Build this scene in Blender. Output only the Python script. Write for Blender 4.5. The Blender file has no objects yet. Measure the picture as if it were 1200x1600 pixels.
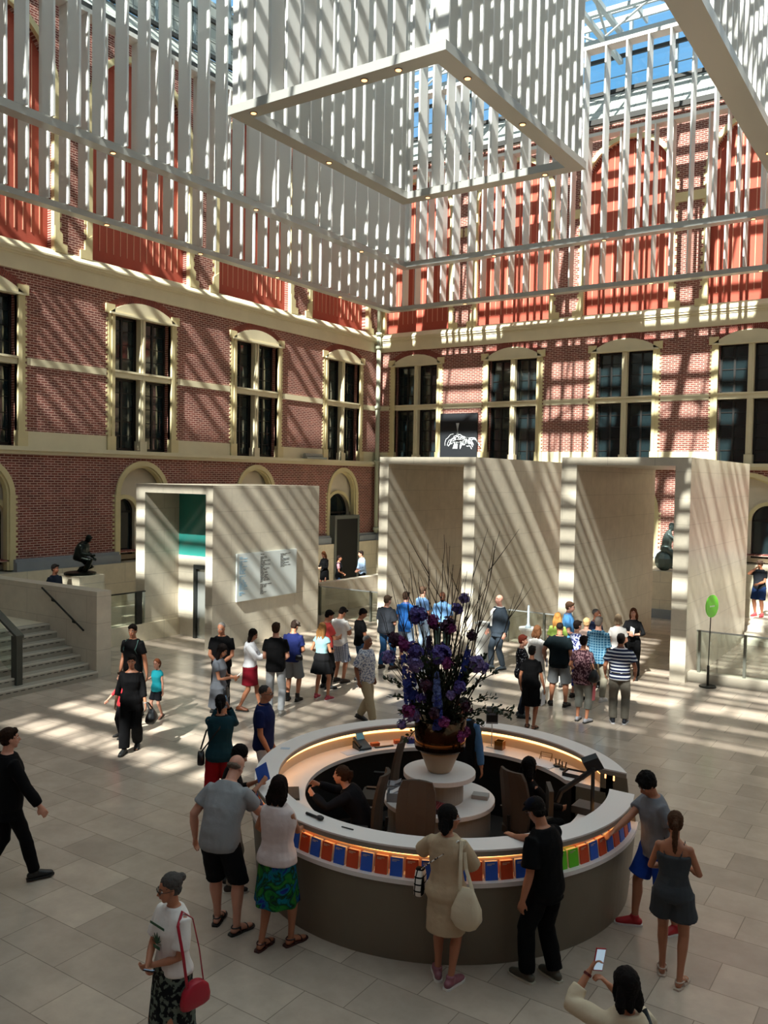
import bpy, bmesh, math, random
from mathutils import Vector, Matrix
random.seed(7)
SC = bpy.context.scene
COL = SC.collection
pi = math.pi
# ------------------------------------------------------------------ camera
cam_d = bpy.data.cameras.new('camera'); cam = bpy.data.objects.new('camera', cam_d); COL.objects.link(cam)
cam_d.sensor_fit = 'VERTICAL'; cam_d.sensor_height = 36.0; cam_d.lens = 36.0 * 1337 / 1600
cam_d.clip_end = 300
rgt = Vector((0.83092163, 0.55612186, 0.0172548)); upv = Vector((-0.03654922, 0.02361188, 0.99905287)); fwd = Vector((-0.55518772, 0.83076528, -0.03994544))
cam.matrix_world = Matrix(((rgt.x, upv.x, -fwd.x, 0), (rgt.y, upv.y, -fwd.y, 0), (rgt.z, upv.z, -fwd.z, 4.7), (0, 0, 0, 1)))
SC.camera = cam
# ------------------------------------------------------------------ world, sun, exposure
SC.view_settings.view_transform = 'Standard'; SC.view_settings.look = 'None'
SC.view_settings.exposure = EXPOSURE = 0.3
SC.view_settings.gamma = 1.0; SC.view_settings.use_curve_mapping = False
W = bpy.data.worlds.new('sky'); SC.world = W; W.use_nodes = True
wn = W.node_tree.nodes; wl = W.node_tree.links
bg = wn['Background']; bg.inputs['Strength'].default_value = 1.4
tc = wn.new('ShaderNodeTexCoord'); sx = wn.new('ShaderNodeSeparateXYZ'); wl.new(tc.outputs['Generated'], sx.inputs[0])
cr = wn.new('ShaderNodeValToRGB'); wl.new(sx.outputs['Z'], cr.inputs[0])
e = cr.color_ramp.elements; e[0].position = 0.0; e[0].color = (0.55, 0.66, 0.75, 1); e[1].position = 0.8; e[1].color = (0.30, 0.55, 0.70, 1); q = e.new(0.36); q.color = (0.09, 0.32, 0.62, 1); q = e.new(0.47); q.color = (0.10, 0.34, 0.64, 1); q = e.new(0.56); q.color = (0.50, 0.74, 0.80, 1)
nz = wn.new('ShaderNodeTexNoise'); nz.inputs['Scale'].default_value = 3.2; nz.inputs['Detail'].default_value = 6; wl.new(tc.outputs['Generated'], nz.inputs['Vector'])
cr2 = wn.new('ShaderNodeValToRGB'); wl.new(nz.outputs['Fac'], cr2.inputs[0]); cr2.color_ramp.elements[0].position = 0.42; cr2.color_ramp.elements[1].position = 0.56
mx = wn.new('ShaderNodeMix'); mx.data_type = 'RGBA'; cr3 = wn.new('ShaderNodeValToRGB'); wl.new(sx.outputs['Z'], cr3.inputs[0]); cr3.color_ramp.elements[0].position = 0.48; cr3.color_ramp.elements[0].color = (0.12, 0.12, 0.12, 1); cr3.color_ramp.elements[1].position = 0.62
mm = wn.new('ShaderNodeMath'); mm.operation = 'MULTIPLY'; wl.new(cr2.outputs[0], mm.inputs[0]); wl.new(cr3.outputs[0], mm.inputs[1]); wl.new(mm.outputs[0], mx.inputs[0]); wl.new(cr.outputs[0], mx.inputs[6]); mx.inputs[7].default_value = (0.93, 0.90, 0.87, 1)
wl.new(mx.outputs[2], bg.inputs['Color'])
sl = bpy.data.lights.new('sun', 'SUN'); sun = bpy.data.objects.new('sun', sl); COL.objects.link(sun)
sl.energy = 17.0; sl.angle = math.radians(0.53); sl.color = (1.0, 0.95, 0.88)
SUND = Vector((-0.155, 1.0, -0.957)).normalized()
sun.rotation_euler = SUND.to_track_quat('-Z', 'Y').to_euler(); sun.location = (5, -20, 35)

# ------------------------------------------------------------------ helpers
def C(hx, a=1.0):
    v = [int(hx[i:i+2], 16) / 255 for i in (1, 3, 5)]
    return tuple([(x / 12.92 if x <= 0.04045 else ((x + 0.055) / 1.055) ** 2.4) for x in v] + [a])
MATS = {}
def mat(name, col='#808080', rough=0.6, metal=0.0, bump=0.0, bscale=40, var=0.0, vscale=3.0, emit=None, estr=1.0, spec=None):
    if name in MATS: return MATS[name]
    m = bpy.data.materials.new(name); m.use_nodes = True; MATS[name] = m
    n = m.node_tree.nodes; l = m.node_tree.links; b = n['Principled BSDF']
    c = C(col) if isinstance(col, str) else col
    b.inputs['Base Color'].default_value = c; b.inputs['Roughness'].default_value = rough; b.inputs['Metallic'].default_value = metal
    if spec is not None: b.inputs['Specular IOR Level'].default_value = spec
    m.diffuse_color = c
    if var or bump:
        t = n.new('ShaderNodeTexCoord')
    if var:
        nn = n.new('ShaderNodeTexNoise'); nn.inputs['Scale'].default_value = vscale; nn.inputs['Detail'].default_value = 5; l.new(t.outputs['Object'], nn.inputs['Vector'])
        hs = n.new('ShaderNodeMix'); hs.data_type = 'RGBA'; l.new(nn.outputs['Fac'], hs.inputs[0])
        hs.inputs[6].default_value = tuple([max(0, x * (1 - var)) for x in c[:3]] + [1]); hs.inputs[7].default_value = tuple([min(1, x * (1 + var)) for x in c[:3]] + [1])
        l.new(hs.outputs[2], b.inputs['Base Color'])
    if bump:
        nb = n.new('ShaderNodeTexNoise'); nb.inputs['Scale'].default_value = bscale; nb.inputs['Detail'].default_value = 3; l.new(t.outputs['Object'], nb.inputs['Vector'])
        bp = n.new('ShaderNodeBump'); bp.inputs['Strength'].default_value = bump; bp.inputs['Distance'].default_value = 0.02; l.new(nb.outputs['Fac'], bp.inputs['Height']); l.new(bp.outputs[0], b.inputs['Normal'])
    if emit:
        b.inputs['Emission Color'].default_value = C(emit); b.inputs['Emission Strength'].default_value = estr
    return m
def mapped(n, l, axes, flip=False):
    """object coordinates re-ordered into (u, v, 0)"""
    t = n.new('ShaderNodeTexCoord'); s = n.new('ShaderNodeSeparateXYZ'); c = n.new('ShaderNodeCombineXYZ')
    l.new(t.outputs['Object'], s.inputs[0]); l.new(s.outputs[axes[0]], c.inputs[0]); l.new(s.outputs[axes[1]], c.inputs[1])
    return c.outputs[0], t.outputs['Object']
def brickmat(name, axes, c1, c2, cm, bw, rh, mort, rough=0.8, off=0.5, var=0.25, vscale=1.2, bump=0.0, metalrough=None, smooth=0.1, spec=None):
    m = bpy.data.materials.new(name); m.use_nodes = True; MATS[name] = m
    n = m.node_tree.nodes; l = m.node_tree.links; b = n['Principled BSDF']; b.inputs['Roughness'].default_value = rough
    if spec is not None: b.inputs['Specular IOR Level'].default_value = spec
    uv, ob = mapped(n, l, axes)
    t = n.new('ShaderNodeTexBrick'); l.new(uv, t.inputs['Vector']); t.offset = off
    t.inputs['Color1'].default_value = C(c1); t.inputs['Color2'].default_value = C(c2); t.inputs['Mortar'].default_value = C(cm)
    t.inputs['Scale'].default_value = 1.0; t.inputs['Brick Width'].default_value = bw; t.inputs['Row Height'].default_value = rh
    t.inputs['Mortar Size'].default_value = mort; t.inputs['Mortar Smooth'].default_value = smooth
    nn = n.new('ShaderNodeTexNoise'); nn.inputs['Scale'].default_value = vscale; nn.inputs['Detail'].default_value = 6; nn.inputs['Roughness'].default_value = 0.65; l.new(ob, nn.inputs['Vector'])
    mr = n.new('ShaderNodeMapRange'); l.new(nn.outputs['Fac'], mr.inputs['Value']); mr.inputs['From Min'].default_value = 0.3; mr.inputs['From Max'].default_value = 0.7
    mr.inputs['To Min'].default_value = 1 - var; mr.inputs['To Max'].default_value = 1 + var * 0.6
    vm = n.new('ShaderNodeVectorMath'); vm.operation = 'SCALE'; l.new(t.outputs['Color'], vm.inputs[0]); l.new(mr.outputs[0], vm.inputs['Scale'])
    l.new(vm.outputs[0], b.inputs['Base Color'])
    if bump:
        bp = n.new('ShaderNodeBump'); bp.inputs['Strength'].default_value = bump; bp.inputs['Distance'].default_value = 0.01; bp.invert = True; l.new(t.outputs['Fac'], bp.inputs['Height']); l.new(bp.outputs[0], b.inputs['Normal'])
    return m

INV = {}
class MB:
    def __init__(s): s.v = []; s.f = []; s.m = []
    def add(s, vs, fs, mi=0):
        o = len(s.v); s.v += [tuple(x) for x in vs]; s.f += [tuple(i + o for i in f) for f in fs]; s.m += [mi] * len(fs)
    def box(s, x0, x1, y0, y1, z0, z1, mi=0):
        s.add([(x0,y0,z0),(x1,y0,z0),(x1,y1,z0),(x0,y1,z0),(x0,y0,z1),(x1,y0,z1),(x1,y1,z1),(x0,y1,z1)],
              [(0,3,2,1),(4,5,6,7),(0,1,5,4),(1,2,6,5),(2,3,7,6),(3,0,4,7)], mi)
    def obox(s, c, ax, ay, az, mi=0):
        c = Vector(c); ax, ay, az = Vector(ax), Vector(ay), Vector(az)
        vs = [c + i * ax + j * ay + k * az for k in (-1, 1) for i, j in ((-1,-1),(1,-1),(1,1),(-1,1))]
        s.add(vs, [(0,3,2,1),(4,5,6,7),(0,1,5,4),(1,2,6,5),(2,3,7,6),(3,0,4,7)], mi)
    def prism(s, pts, ext, mi=0):
        n = len(pts); e = Vector(ext); a = [Vector(p) for p in pts]
        s.add(a + [p + e for p in a], [tuple(range(n))[::-1], tuple(range(n, 2*n))] + [(i, (i+1) % n, n + (i+1) % n, n + i) for i in range(n)], mi)
    def loft(s, rings, mi=0, cap=True, closed=True):
        n = len(rings[0]); o = len(s.v)
        for r in rings: s.v += [tuple(p) for p in r]
        fs = []
        for k in range(len(rings) - 1):
            for i in range(n if closed else n - 1):
                j = (i + 1) % n
                fs.append((o + k*n + i, o + k*n + j, o + (k+1)*n + j, o + (k+1)*n + i))
        if cap: fs += [tuple(o + i for i in range(n))[::-1], tuple(o + (len(rings)-1)*n + i for i in range(n))]
        s.f += fs; s.m += [mi] * len(fs)
    def tube(s, pts, r, n=6, mi=0, cap=True, side=None):
        pts = [Vector(p) for p in pts]; rings = []
        prev = Vector(side) if side is not None else None
        for k, p in enumerate(pts):
            d = (pts[min(k+1, len(pts)-1)] - pts[max(k-1, 0)])
            if d.length < 1e-9: d = Vector((0,0,1))
            d.normalize()
            if prev is None: prev = d.orthogonal()
            a = prev - d * prev.dot(d)
            if a.length < 1e-6: a = d.orthogonal()
            a.normalize(); b = d.cross(a); prev = a
            rr = r[k] if isinstance(r, list) else r
            ra, rb = rr if isinstance(rr, (list, tuple)) else (rr, rr)
            rings.append([p + a * math.cos(2*pi*i/n) * ra + b * math.sin(2*pi*i/n) * rb for i in range(n)])
        s.loft(rings, mi, cap)
    def lathe(s, prof, n=24, c=(0,0,0), mi=0):
        rings = [[(c[0] + r*math.cos(2*pi*i/n), c[1] + r*math.sin(2*pi*i/n), c[2] + z) for i in range(n)] for r, z in prof]
        s.loft(rings, mi, True)
    def ball(s, c, r, n=8, m=6, mi=0, R=None):
        rx, ry, rz = r if isinstance(r, (list, tuple)) else (r, r, r)
        c = Vector(c); rings = []
        for k in range(m + 1):
            t = pi * (k + (0.12 if k == 0 else (-0.12 if k == m else 0))) / m
            ring = []
            for i in range(n):
                q = Vector((rx*math.sin(t)*math.cos(2*pi*i/n), ry*math.sin(t)*math.sin(2*pi*i/n), -rz*math.cos(t)))
                if R is not None: q = R @ q
                ring.append(c + q)
            rings.append(ring)
        s.loft(rings, mi, True)
    def ring(s, c, r0, r1, z0, z1, a0, a1, n, mi=0):
        """sector of an annular slab; profile can flare: r tuples (bottom, top)"""
        r0b, r0t = r0 if isinstance(r0, tuple) else (r0, r0); r1b, r1t = r1 if isinstance(r1, tuple) else (r1, r1)
        rings = []
        for k in range(n + 1):
            a = a0 + (a1 - a0) * k / n; ca, sa = math.cos(a), math.sin(a)
            rings.append([(c[0]+r0b*ca, c[1]+r0b*sa, z0), (c[0]+r1b*ca, c[1]+r1b*sa, z0), (c[0]+r1t*ca, c[1]+r1t*sa, z1), (c[0]+r0t*ca, c[1]+r0t*sa, z1)])
        full = abs(abs(a1 - a0) - 2*pi) < 1e-6
        s.loft(rings, mi, not full)
    def build(s, name, mats, parent=None, smooth=False, local=False, recalc=True, world=False):
        me = bpy.data.meshes.new(name)
        vs = s.v
        if parent is not None and not local and parent.name in INV:
            M = INV[parent.name]; vs = [tuple(M @ Vector(v)) for v in vs]
        me.from_pydata(vs, [], s.f)
        if not isinstance(mats, (list, tuple)): mats = [mats]
        for m in mats: me.materials.append(m)
        if any(s.m): me.polygons.foreach_set('material_index', s.m)
        if recalc:
            bm = bmesh.new(); bm.from_mesh(me); bmesh.ops.recalc_face_normals(bm, faces=bm.faces); bm.to_mesh(me); bm.free()
        if smooth:
            me.polygons.foreach_set('use_smooth', [True] * len(me.polygons))
        me.update()
        o = bpy.data.objects.new(name, me); COL.objects.link(o)
        if parent is not None:
            o.parent = parent
            if parent.name in INV: INV[o.name] = INV[parent.name]
        return o
def tag(o, label=None, cat=None, group=None, kind=None):
    if label: o['label'] = label
    if cat: o['category'] = cat
    if group: o['group'] = group
    if kind: o['kind'] = kind
    return o
def thing(name, label, cat, loc=(0,0,0), rz=0.0, group=None, kind=None):
    o = bpy.data.objects.new(name, None); COL.objects.link(o); o.empty_display_size = 0.2
    o.location = loc; o.rotation_euler = (0, 0, rz)
    INV[o.name] = (Matrix.Translation(Vector(loc)) @ Matrix.Rotation(rz, 4, 'Z')).inverted()
    return tag(o, label, cat, group, kind)
def copy_tree(o, parent=None):
    c = o.copy(); COL.objects.link(c); c.parent = parent
    for ch in KIDS.get(o.name, []): copy_tree(ch, c)
    return c
KIDS = {}
def kids(root):
    KIDS[root.name] = [o for o in bpy.data.objects if o.parent == root]
    for k in KIDS[root.name]: kids(k)
BAKE = []
def bake_later(o, voxel, smooth=2, disp=0.0, dscale=0.12):
    r = o.modifiers.new('r', 'REMESH'); r.mode = 'VOXEL'; r.voxel_size = voxel; r.use_smooth_shade = True
    if smooth:
        q = o.modifiers.new('s', 'SMOOTH'); q.iterations = smooth; q.factor = 0.5
    if disp:
        key = 'clouds%.3f' % dscale
        tx = bpy.data.textures.get(key) or bpy.data.textures.new(key, 'CLOUDS'); tx.noise_scale = dscale; tx.noise_depth = 1
        d = o.modifiers.new('d', 'DISPLACE'); d.texture = tx; d.strength = disp; d.mid_level = 0.5; d.texture_coords = 'LOCAL'
    BAKE.append(o)
def bake_all():
    bpy.context.view_layer.update()
    dg = bpy.context.evaluated_depsgraph_get()
    res = [(o, bpy.data.meshes.new_from_object(o.evaluated_get(dg))) for o in BAKE]
    for o, me in res:
        old = o.data; o.modifiers.clear(); o.data = me; me.name = o.name
        me.polygons.foreach_set('use_smooth', [True] * len(me.polygons))
        if old.users == 0: bpy.data.meshes.remove(old)
    BAKE.clear()
# ------------------------------------------------------------------ materials of the building
XL, YR = -22.2, 32.46
BR = {'L': brickmat('brick_of_left_wall', 'YZ', '#864539', '#68322b', '#c2a092', 0.23, 0.072, 0.012, 0.85, var=0.25, bump=0.3),
      'R': brickmat('brick_of_right_wall', 'XZ', '#864539', '#68322b', '#c2a092', 0.23, 0.072, 0.012, 0.85, var=0.25, bump=0.3)}
M_SAND = mat('cream_sandstone', '#d9cfae', 0.75, var=0.12, vscale=1.5)
M_YEL = mat('yellow_sandstone', '#d3c597', 0.75, var=0.15, vscale=2)
M_GREYST = mat('blue_grey_plinth_stone', '#8b9196', 0.6, var=0.2, vscale=2)
M_PLAST = mat('pale_plaster', '#cfc4ae', 0.8, var=0.06)
M_GLASS = mat('dark_window_glass', '#1c282b', 0.06, spec=0.8)
M_LEAD = mat('dark_window_frame', '#15120f', 0.5)
M_RED = mat('terracotta_blind_cloth', '#b0523f', 0.8, var=0.06, vscale=2)
M_SEAM = mat('pale_blind_seam', '#d99a80', 0.8)
M_WHITE = mat('white_lacquered_metal', '#dcdcd8', 0.45)
M_STEEL = mat('grey_steel', '#b9bfc0', 0.4, metal=0.3)
M_DARK = mat('dark_anodised_metal', '#23231f', 0.45, metal=0.5)
def stone(name, axes, base='#c9c0ae', rough=0.35):
    return brickmat(name, axes, base, base, '#a89f8e', 1.15, 0.62, 0.006, rough, var=0.12, vscale=2.5, off=0.35, smooth=0.3)
M_PORT_X = stone('limestone_slabs_facing_side', 'YZ'); M_PORT_Y = stone('limestone_slabs_facing_front', 'XZ')
M_CREAMW = stone('cream_limestone_base', 'XZ', '#d8cdb4', 0.5); M_CREAMWL = stone('cream_limestone_base_side', 'YZ', '#d8cdb4', 0.5)
M_FLOOR = brickmat('polished_stone_floor_tiles', 'XY', '#beae9d', '#a39587', '#85786c', 0.87, 0.545, 0.005, 0.22, off=0.5, var=0.16, vscale=2.2, smooth=0.2)

# ------------------------------------------------------------------ floor, far walls and added sun blockers
g = MB(); g.box(-22.6, 20, -10.5, 32.8, -0.3, 0.0); g.build('floor', M_FLOOR)['kind'] = 'structure'
for nm, a in (('wall_back', (-22.6, 20.4, -10.9, -10.5, -0.3, 18.5)), ('wall_back_sun_blocker', (-6, 20, -10.5, -8.0, 0, 22.6)), ('wall_back_sun_blocker_left', (-22.6, -12, -10.5, -8.0, 0, 22.6)), ('wall_right', (20, 20.4, -10.5, 32.86, -0.3, 18.5))):  # two unseen blocks added behind the camera to shade the foreground floor
    g = MB(); g.box(*a); g.build(nm, BR['R'] if 'back' in nm else BR['L'])['kind'] = 'structure'

# facade coordinates: u along the wall, z up, d out towards the court
def FP(s, u, z, d=0.0): return Vector((XL + d, u, z)) if s == 'L' else Vector((u, YR - d, z))
def fbox(g, s, u0, u1, z0, z1, d0, d1, mi=0):
    a = FP(s, u0, z0, d0); b = FP(s, u1, z1, d1)
    g.box(min(a.x, b.x), max(a.x, b.x), min(a.y, b.y), max(a.y, b.y), z0, z1, mi)
def fprism(g, s, uz, d0, d1, mi=0):
    a = [FP(s, u, z, d0) for u, z in uz]; e = FP(s, 0, 0, d1) - FP(s, 0, 0, d0); g.prism(a, e, mi)
def arc(cu, cz, r, a0=0.0, a1=pi, n=20, rz=None): return [(cu + r*math.cos(a0 + (a1-a0)*i/n), cz + (rz or r)*math.sin(a0 + (a1-a0)*i/n)) for i in range(n+1)]
def archband(g, s, cu, cz, r0, r1, d0, d1, n=20, mi=0, a0=0.0, a1=pi):
    A = arc(cu, cz, r0, a0, a1, n); B = arc(cu, cz, r1, a0, a1, n); rings = []
    for (ua, za), (ub, zb) in zip(A, B):
        rings.append([FP(s, ua, za, d0), FP(s, ub, zb, d0), FP(s, ub, zb, d1), FP(s, ua, za, d1)])
    g.loft(rings, mi)
def sheet(s, outer, holes, depth):
    """planar wall sheet with holes, thickened backwards"""
    bm = bmesh.new(); ed = []
    for lp in [outer] + holes:
        vs = [bm.verts.new(FP(s, u, z, 0)) for u, z in lp]
        for i in range(len(vs)): ed.append(bm.edges.new((vs[i], vs[(i+1) % len(vs)])))
    bmesh.ops.triangle_fill(bm, edges=ed, use_beauty=True, use_dissolve=False)
    r = bmesh.ops.extrude_face_region(bm, geom=bm.faces[:])
    dv = FP(s, 0, 0, -depth) - FP(s, 0, 0, 0)
    bmesh.ops.translate(bm, verts=[v for v in r['geom'] if isinstance(v, bmesh.types.BMVert)], vec=dv)
    bmesh.ops.recalc_face_normals(bm, faces=bm.faces)
    return bm
CFG = {'L': dict(rng=(-10.5, YR), up=[13.25, 18.93, 24.4, 29.9], hw=1.17, low=[13.25, 18.93, 24.4, 29.95], bl=[13.6, 18.9, 24.28, 29.62], bhw=2.0),
       'R': dict(rng=(XL, 20.0), up=[-20.1, -15.42, -10.74, -6.2], hw=1.1, low=[-20.1, -15.4, -10.8, -6.2], bl=[-20.14, -15.52, -10.8, -6.12], bhw=1.66)}
def archloop(cu, hw, z0, zs, n=16, rz=None): return [(cu - hw, z0), (cu + hw, z0)] + arc(cu, zs, hw, 0, pi, n, rz)[0:]
NWIN = 0
for s in 'LR':
    c = CFG[s]; u0, u1 = c['rng']; side = 'left' if s == 'L' else 'far'
    AR = 1.03 if s == 'L' else 1.45
    ZS = 5.05 - AR
    holes = [[(w - c['hw'], 5.42), (w + c['hw'], 5.42), (w + c['hw'], 9.7), (w - c['hw'], 9.7)] for w in c['up']]
    holes += [archloop(w, AR, 2.2, ZS) for w in c['low']]
    holes += [archloop(w, c['bhw'], 11.2, 17.75 - c['bhw']) for w in c['bl']]
    bm = sheet(s, [(u0, 2.15), (u1, 2.15), (u1, 18.4), (u0, 18.4)], holes, 0.5)
    me = bpy.data.meshes.new('wall_' + side); bm.to_mesh(me); bm.free(); me.materials.append(BR[s])
    o = bpy.data.objects.new('wall_' + side, me); COL.objects.link(o); o['kind'] = 'structure'
    # solid block behind, its dark colour standing in for unlit rooms
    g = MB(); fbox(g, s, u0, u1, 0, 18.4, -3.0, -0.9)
    g.build('wall_behind_' + side, mat('interior_shade_brown', '#3a352f', 0.9))['kind'] = 'structure'
    # base, plinth, string course, cornice
    g = MB(); fbox(g, s, u0, u1, -0.0, 1.86, -0.5, 0.30); g.build('wall_base_' + side, M_CREAMWL if s == 'L' else M_CREAMW)['kind'] = 'structure'
    ends = []
    g = MB(); lo = sorted(c['low']); cuts = [u0] + sum([[w - AR, w + AR] for w in lo], []) + [u1]
    for a, b in zip(cuts[::2], cuts[1::2]):
        fprism_pts = None
        fbox(g, s, a, b, 1.86, 2.12, 0.0, 0.22); fbox(g, s, a, b, 2.12, 2.2, 0.0, 0.15)
    g.build('trim_plinth_' + side, M_GREYST)['kind'] = 'structure'
    g = MB(); fbox(g, s, u0, u1, 5.2, 5.3, 0, 0.12); fbox(g, s, u0, u1, 5.3, 5.42, 0, 0.2)
    g.build('trim_string_course_' + side, M_SAND)['kind'] = 'structure'
    g = MB(); fbox(g, s, u0, u1, 10.38, 10.8, 0, 0.06); fbox(g, s, u0, u1, 10.8, 10.87, 0, 0.09); fbox(g, s, u0, u1, 10.87, 10.95, 0, 0.14)
    for k in range(1): g.loft([[FP(s, uu, 10.95, 0), FP(s, uu, 10.95, 0.17), FP(s, uu, 11.0, 0.17), FP(s, uu, 11.2, 0.0)] for uu in (u0, u1)])
    g.build('trim_cornice_' + side, M_SAND)['kind'] = 'structure'
    # mid band, sill panels between the windows
    g = MB(); ups = sorted(c['up']); e = c['hw'] + 0.3
    cuts = [max(u0, ups[0] - 8)] + sum([[w - e, w + e] for w in ups], []) + [u1]
    for a, b in zip(cuts[::2], cuts[1::2]):
        fbox(g, s, a, b, 7.74, 7.95, 0, 0.035); fbox(g, s, a, b, 5.42, 5.86, 0, 0.05)
    g.build('trim_wall_bands_' + side, M_SAND)['kind'] = 'structure'
    # ---- upper windows
    for w in c['up']:
        NWIN += 1; hw = c['hw']
        t = thing('window_%d' % NWIN, None, None, FP(s, w, 5.42), 0, kind='structure')
        g = MB()
        for sg in (-1, 1):
            a, b = w + sg*hw, w + sg*(hw + 0.24)
            fbox(g, s, min(a,b), max(a,b), 5.42, 9.75, -0.12, 0.04)
            fbox(g, s, min(a, a + sg*0.12), max(a, a + sg*0.12), 5.8, 9.7, 0.04, 0.08)
            z = 5.9; k = 0
            while z < 9.6:
                if k % 2 == 0: fbox(g, s, min(b, b + sg*0.06), max(b, b + sg*0.06), z, z + 0.075, -0.1, 0.03)
                z += 0.0745; k += 1
            fbox(g, s, min(a - sg*0.03, b + sg*0.05), max(a - sg*0.03, b + sg*0.05), 5.42, 5.86, -0.1, 0.1)
            fbox(g, s, min(a, b + sg*0.1), max(a, b + sg*0.1), 9.7, 9.98, 0.0, 0.07)
        g.build('stone_surround', M_YEL, t)
        g = MB(); H = 0.42; half = hw + 0.16; R = (half*half + H*H) / (2*H); th = math.asin(half / R); cz = 9.76 + H - R
        pts = [(w - half, 9.68), (w + half, 9.68)] + [(w + R*math.sin(th - 2*th*i/14), cz + R*math.cos(th - 2*th*i/14)) for i in range(15)]
        fprism(g, s, pts, -0.1, 0.07); fbox(g, s, w - half - 0.05, w + half + 0.05, 9.68, 9.74, 0.07, 0.13); g.build('arched_lintel', M_SAND, t)
        g = MB(); N = 46
        for i in range(N):
            a = -th*1.12 + 2.24*th*(i + 0.1)/N; b = -th*1.12 + 2.24*th*(i + 0.9)/N
            q = [(w + (R + r)*math.sin(x), cz + (R + r)*math.cos(x)) for x, r in ((a, 0.02), (b, 0.02), (b, 0.24), (a, 0.24))]
            q = [(uu, min(zz, 10.38)) for uu, zz in q]
            fprism(g, s, q, -0.02, 0.012)
        g.build('brick_arch', mat('arch_brick', '#86463b', 0.85, var=0.2, vscale=4), t)
        g = MB(); fbox(g, s, w - 0.1, w + 0.1, 5.42, 9.7, -0.22, 0.0); fbox(g, s, w - 0.14, w + 0.14, 5.42, 5.75, -0.24, 0.05); fbox(g, s, w - 0.03, w + 0.03, 5.8, 9.7, 0.0, 0.04)
        g.build('mullion', M_SAND, t)
        g = MB(); fbox(g, s, w - hw, w + hw, 7.74, 7.92, -0.22, 0.03); fbox(g, s, w - hw, w + hw, 7.9, 7.96, -0.1, 0.08); g.build('transom', M_SAND, t)
        for q in (-1, 1):
            for (za, zb) in ((5.45, 7.74), (7.95, 9.7)):
                a = min(w + q*0.1, w + q*hw); b = max(w + q*0.1, w + q*hw)
                g = MB(); fbox(g, s, a, b, za, zb, -0.34, -0.32); p = g.build('glass_pane', M_GLASS, t)
                g = MB()
                fbox(g, s, a, a + 0.07, za, zb, -0.32, -0.27); fbox(g, s, b - 0.07, b, za, zb, -0.32, -0.27); fbox(g, s, a, b, za, za + 0.07, -0.32, -0.27); fbox(g, s, a, b, zb - 0.07, zb, -0.32, -0.27)
                m_ = (a + b)/2; fbox(g, s, m_ - 0.035, m_ + 0.035, za, zb, -0.32, -0.285)
                nr = 5 if zb < 8 else 4
                for k in range(1, nr): fbox(g, s, a, b, za + (zb-za)*k/nr - 0.012, za + (zb-za)*k/nr + 0.012, -0.32, -0.295)
                g.build('glazing_bars', M_LEAD, t)
    # ---- lower arches
    for w in c['low']:
        NWIN += 1; t = thing('window_%d' % NWIN, None, None, FP(s, w, 2.2), 0, kind='structure')
        g = MB(); archband(g, s, w, ZS, AR - 0.1, AR + 0.06, -0.1, 0.06); archband(g, s, w, ZS, AR - 0.16, AR - 0.08, -0.2, 0.0)
        for sg in (-1, 1):
            a, b = w + sg*(AR - 0.1), w + sg*(AR + 0.08); fbox(g, s, min(a,b), max(a,b), 1.9, ZS, -0.14, 0.05)
            a, b = w + sg*(AR - 0.16), w + sg*(AR + 0.02); fbox(g, s, min(a,b), max(a,b), 1.9, ZS, -0.2, 0.0)
            z = 2.3; k = 0
            while z < ZS:
                if k % 2 == 0:
                    a, b = w + sg*(AR + 0.08), w + sg*(AR + 0.16); fbox(g, s, min(a,b), max(a,b), z, z + 0.075, -0.05, 0.015)
                z += 0.0745; k += 1
        g.build('arch_moulding', M_YEL, t)
        ir = 0.52 if s == 'L' else 0.55; off = 0.0 if (s == 'L' and w > 28) else (0.5 if s == 'L' else 0.68)
        cs = [w] if off == 0 else [w - off, w + off]
        if off == 0: ir = 0.85
        izs = 3.45 if off else 3.15; izs = 3.4 if s == 'R' else izs; ir = min(ir, off - 0.06) if off else ir
        zb = 2.05 if off else 1.9
        bm = sheet(s, [(w - AR, 1.9), (w + AR, 1.9)] + arc(w, ZS, AR, 0, pi, 20), [archloop(q, ir, zb, izs, 14) for q in cs], 0.15)
        me = bpy.data.meshes.new('plaster_infill'); dv = FP(s, 0, 0, -0.3) - FP(s, 0, 0, 0); bmesh.ops.translate(bm, verts=bm.verts, vec=dv - FP(s, w, 2.2)); bm.to_mesh(me); bm.free(); me.materials.append(M_PLAST)
        o = bpy.data.objects.new('plaster_infill', me); COL.objects.link(o); o.parent = t
        g = MB()
        for q in cs:
            archband(g, s, q, izs, ir - 0.01, ir + 0.12, -0.3, -0.22, 14)
        g.build('inner_arch_moulding', M_YEL, t)
        g = MB()
        for q in cs: fprism(g, s, archloop(q, ir, zb, izs, 14), -0.5, -0.47)
        g.build('glass_pane', M_GLASS, t)
        g = MB()
        for q in cs:
            archband(g, s, q, izs, ir - 0.06, ir, -0.47, -0.42, 14)
            for uu in (q - ir, q + ir - 0.06): fbox(g, s, uu, uu + 0.06, zb, izs, -0.47, -0.42)
            fbox(g, s, q - ir, q + ir, izs - 0.04, izs + 0.03, -0.47, -0.42)
        g.build('window_frame', M_LEAD, t)
    # ---- piers and blinds above the cornice
    bs = sorted(c['bl']); bh = c['bhw']; zs = 17.75 - bh
    g = MB()
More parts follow.
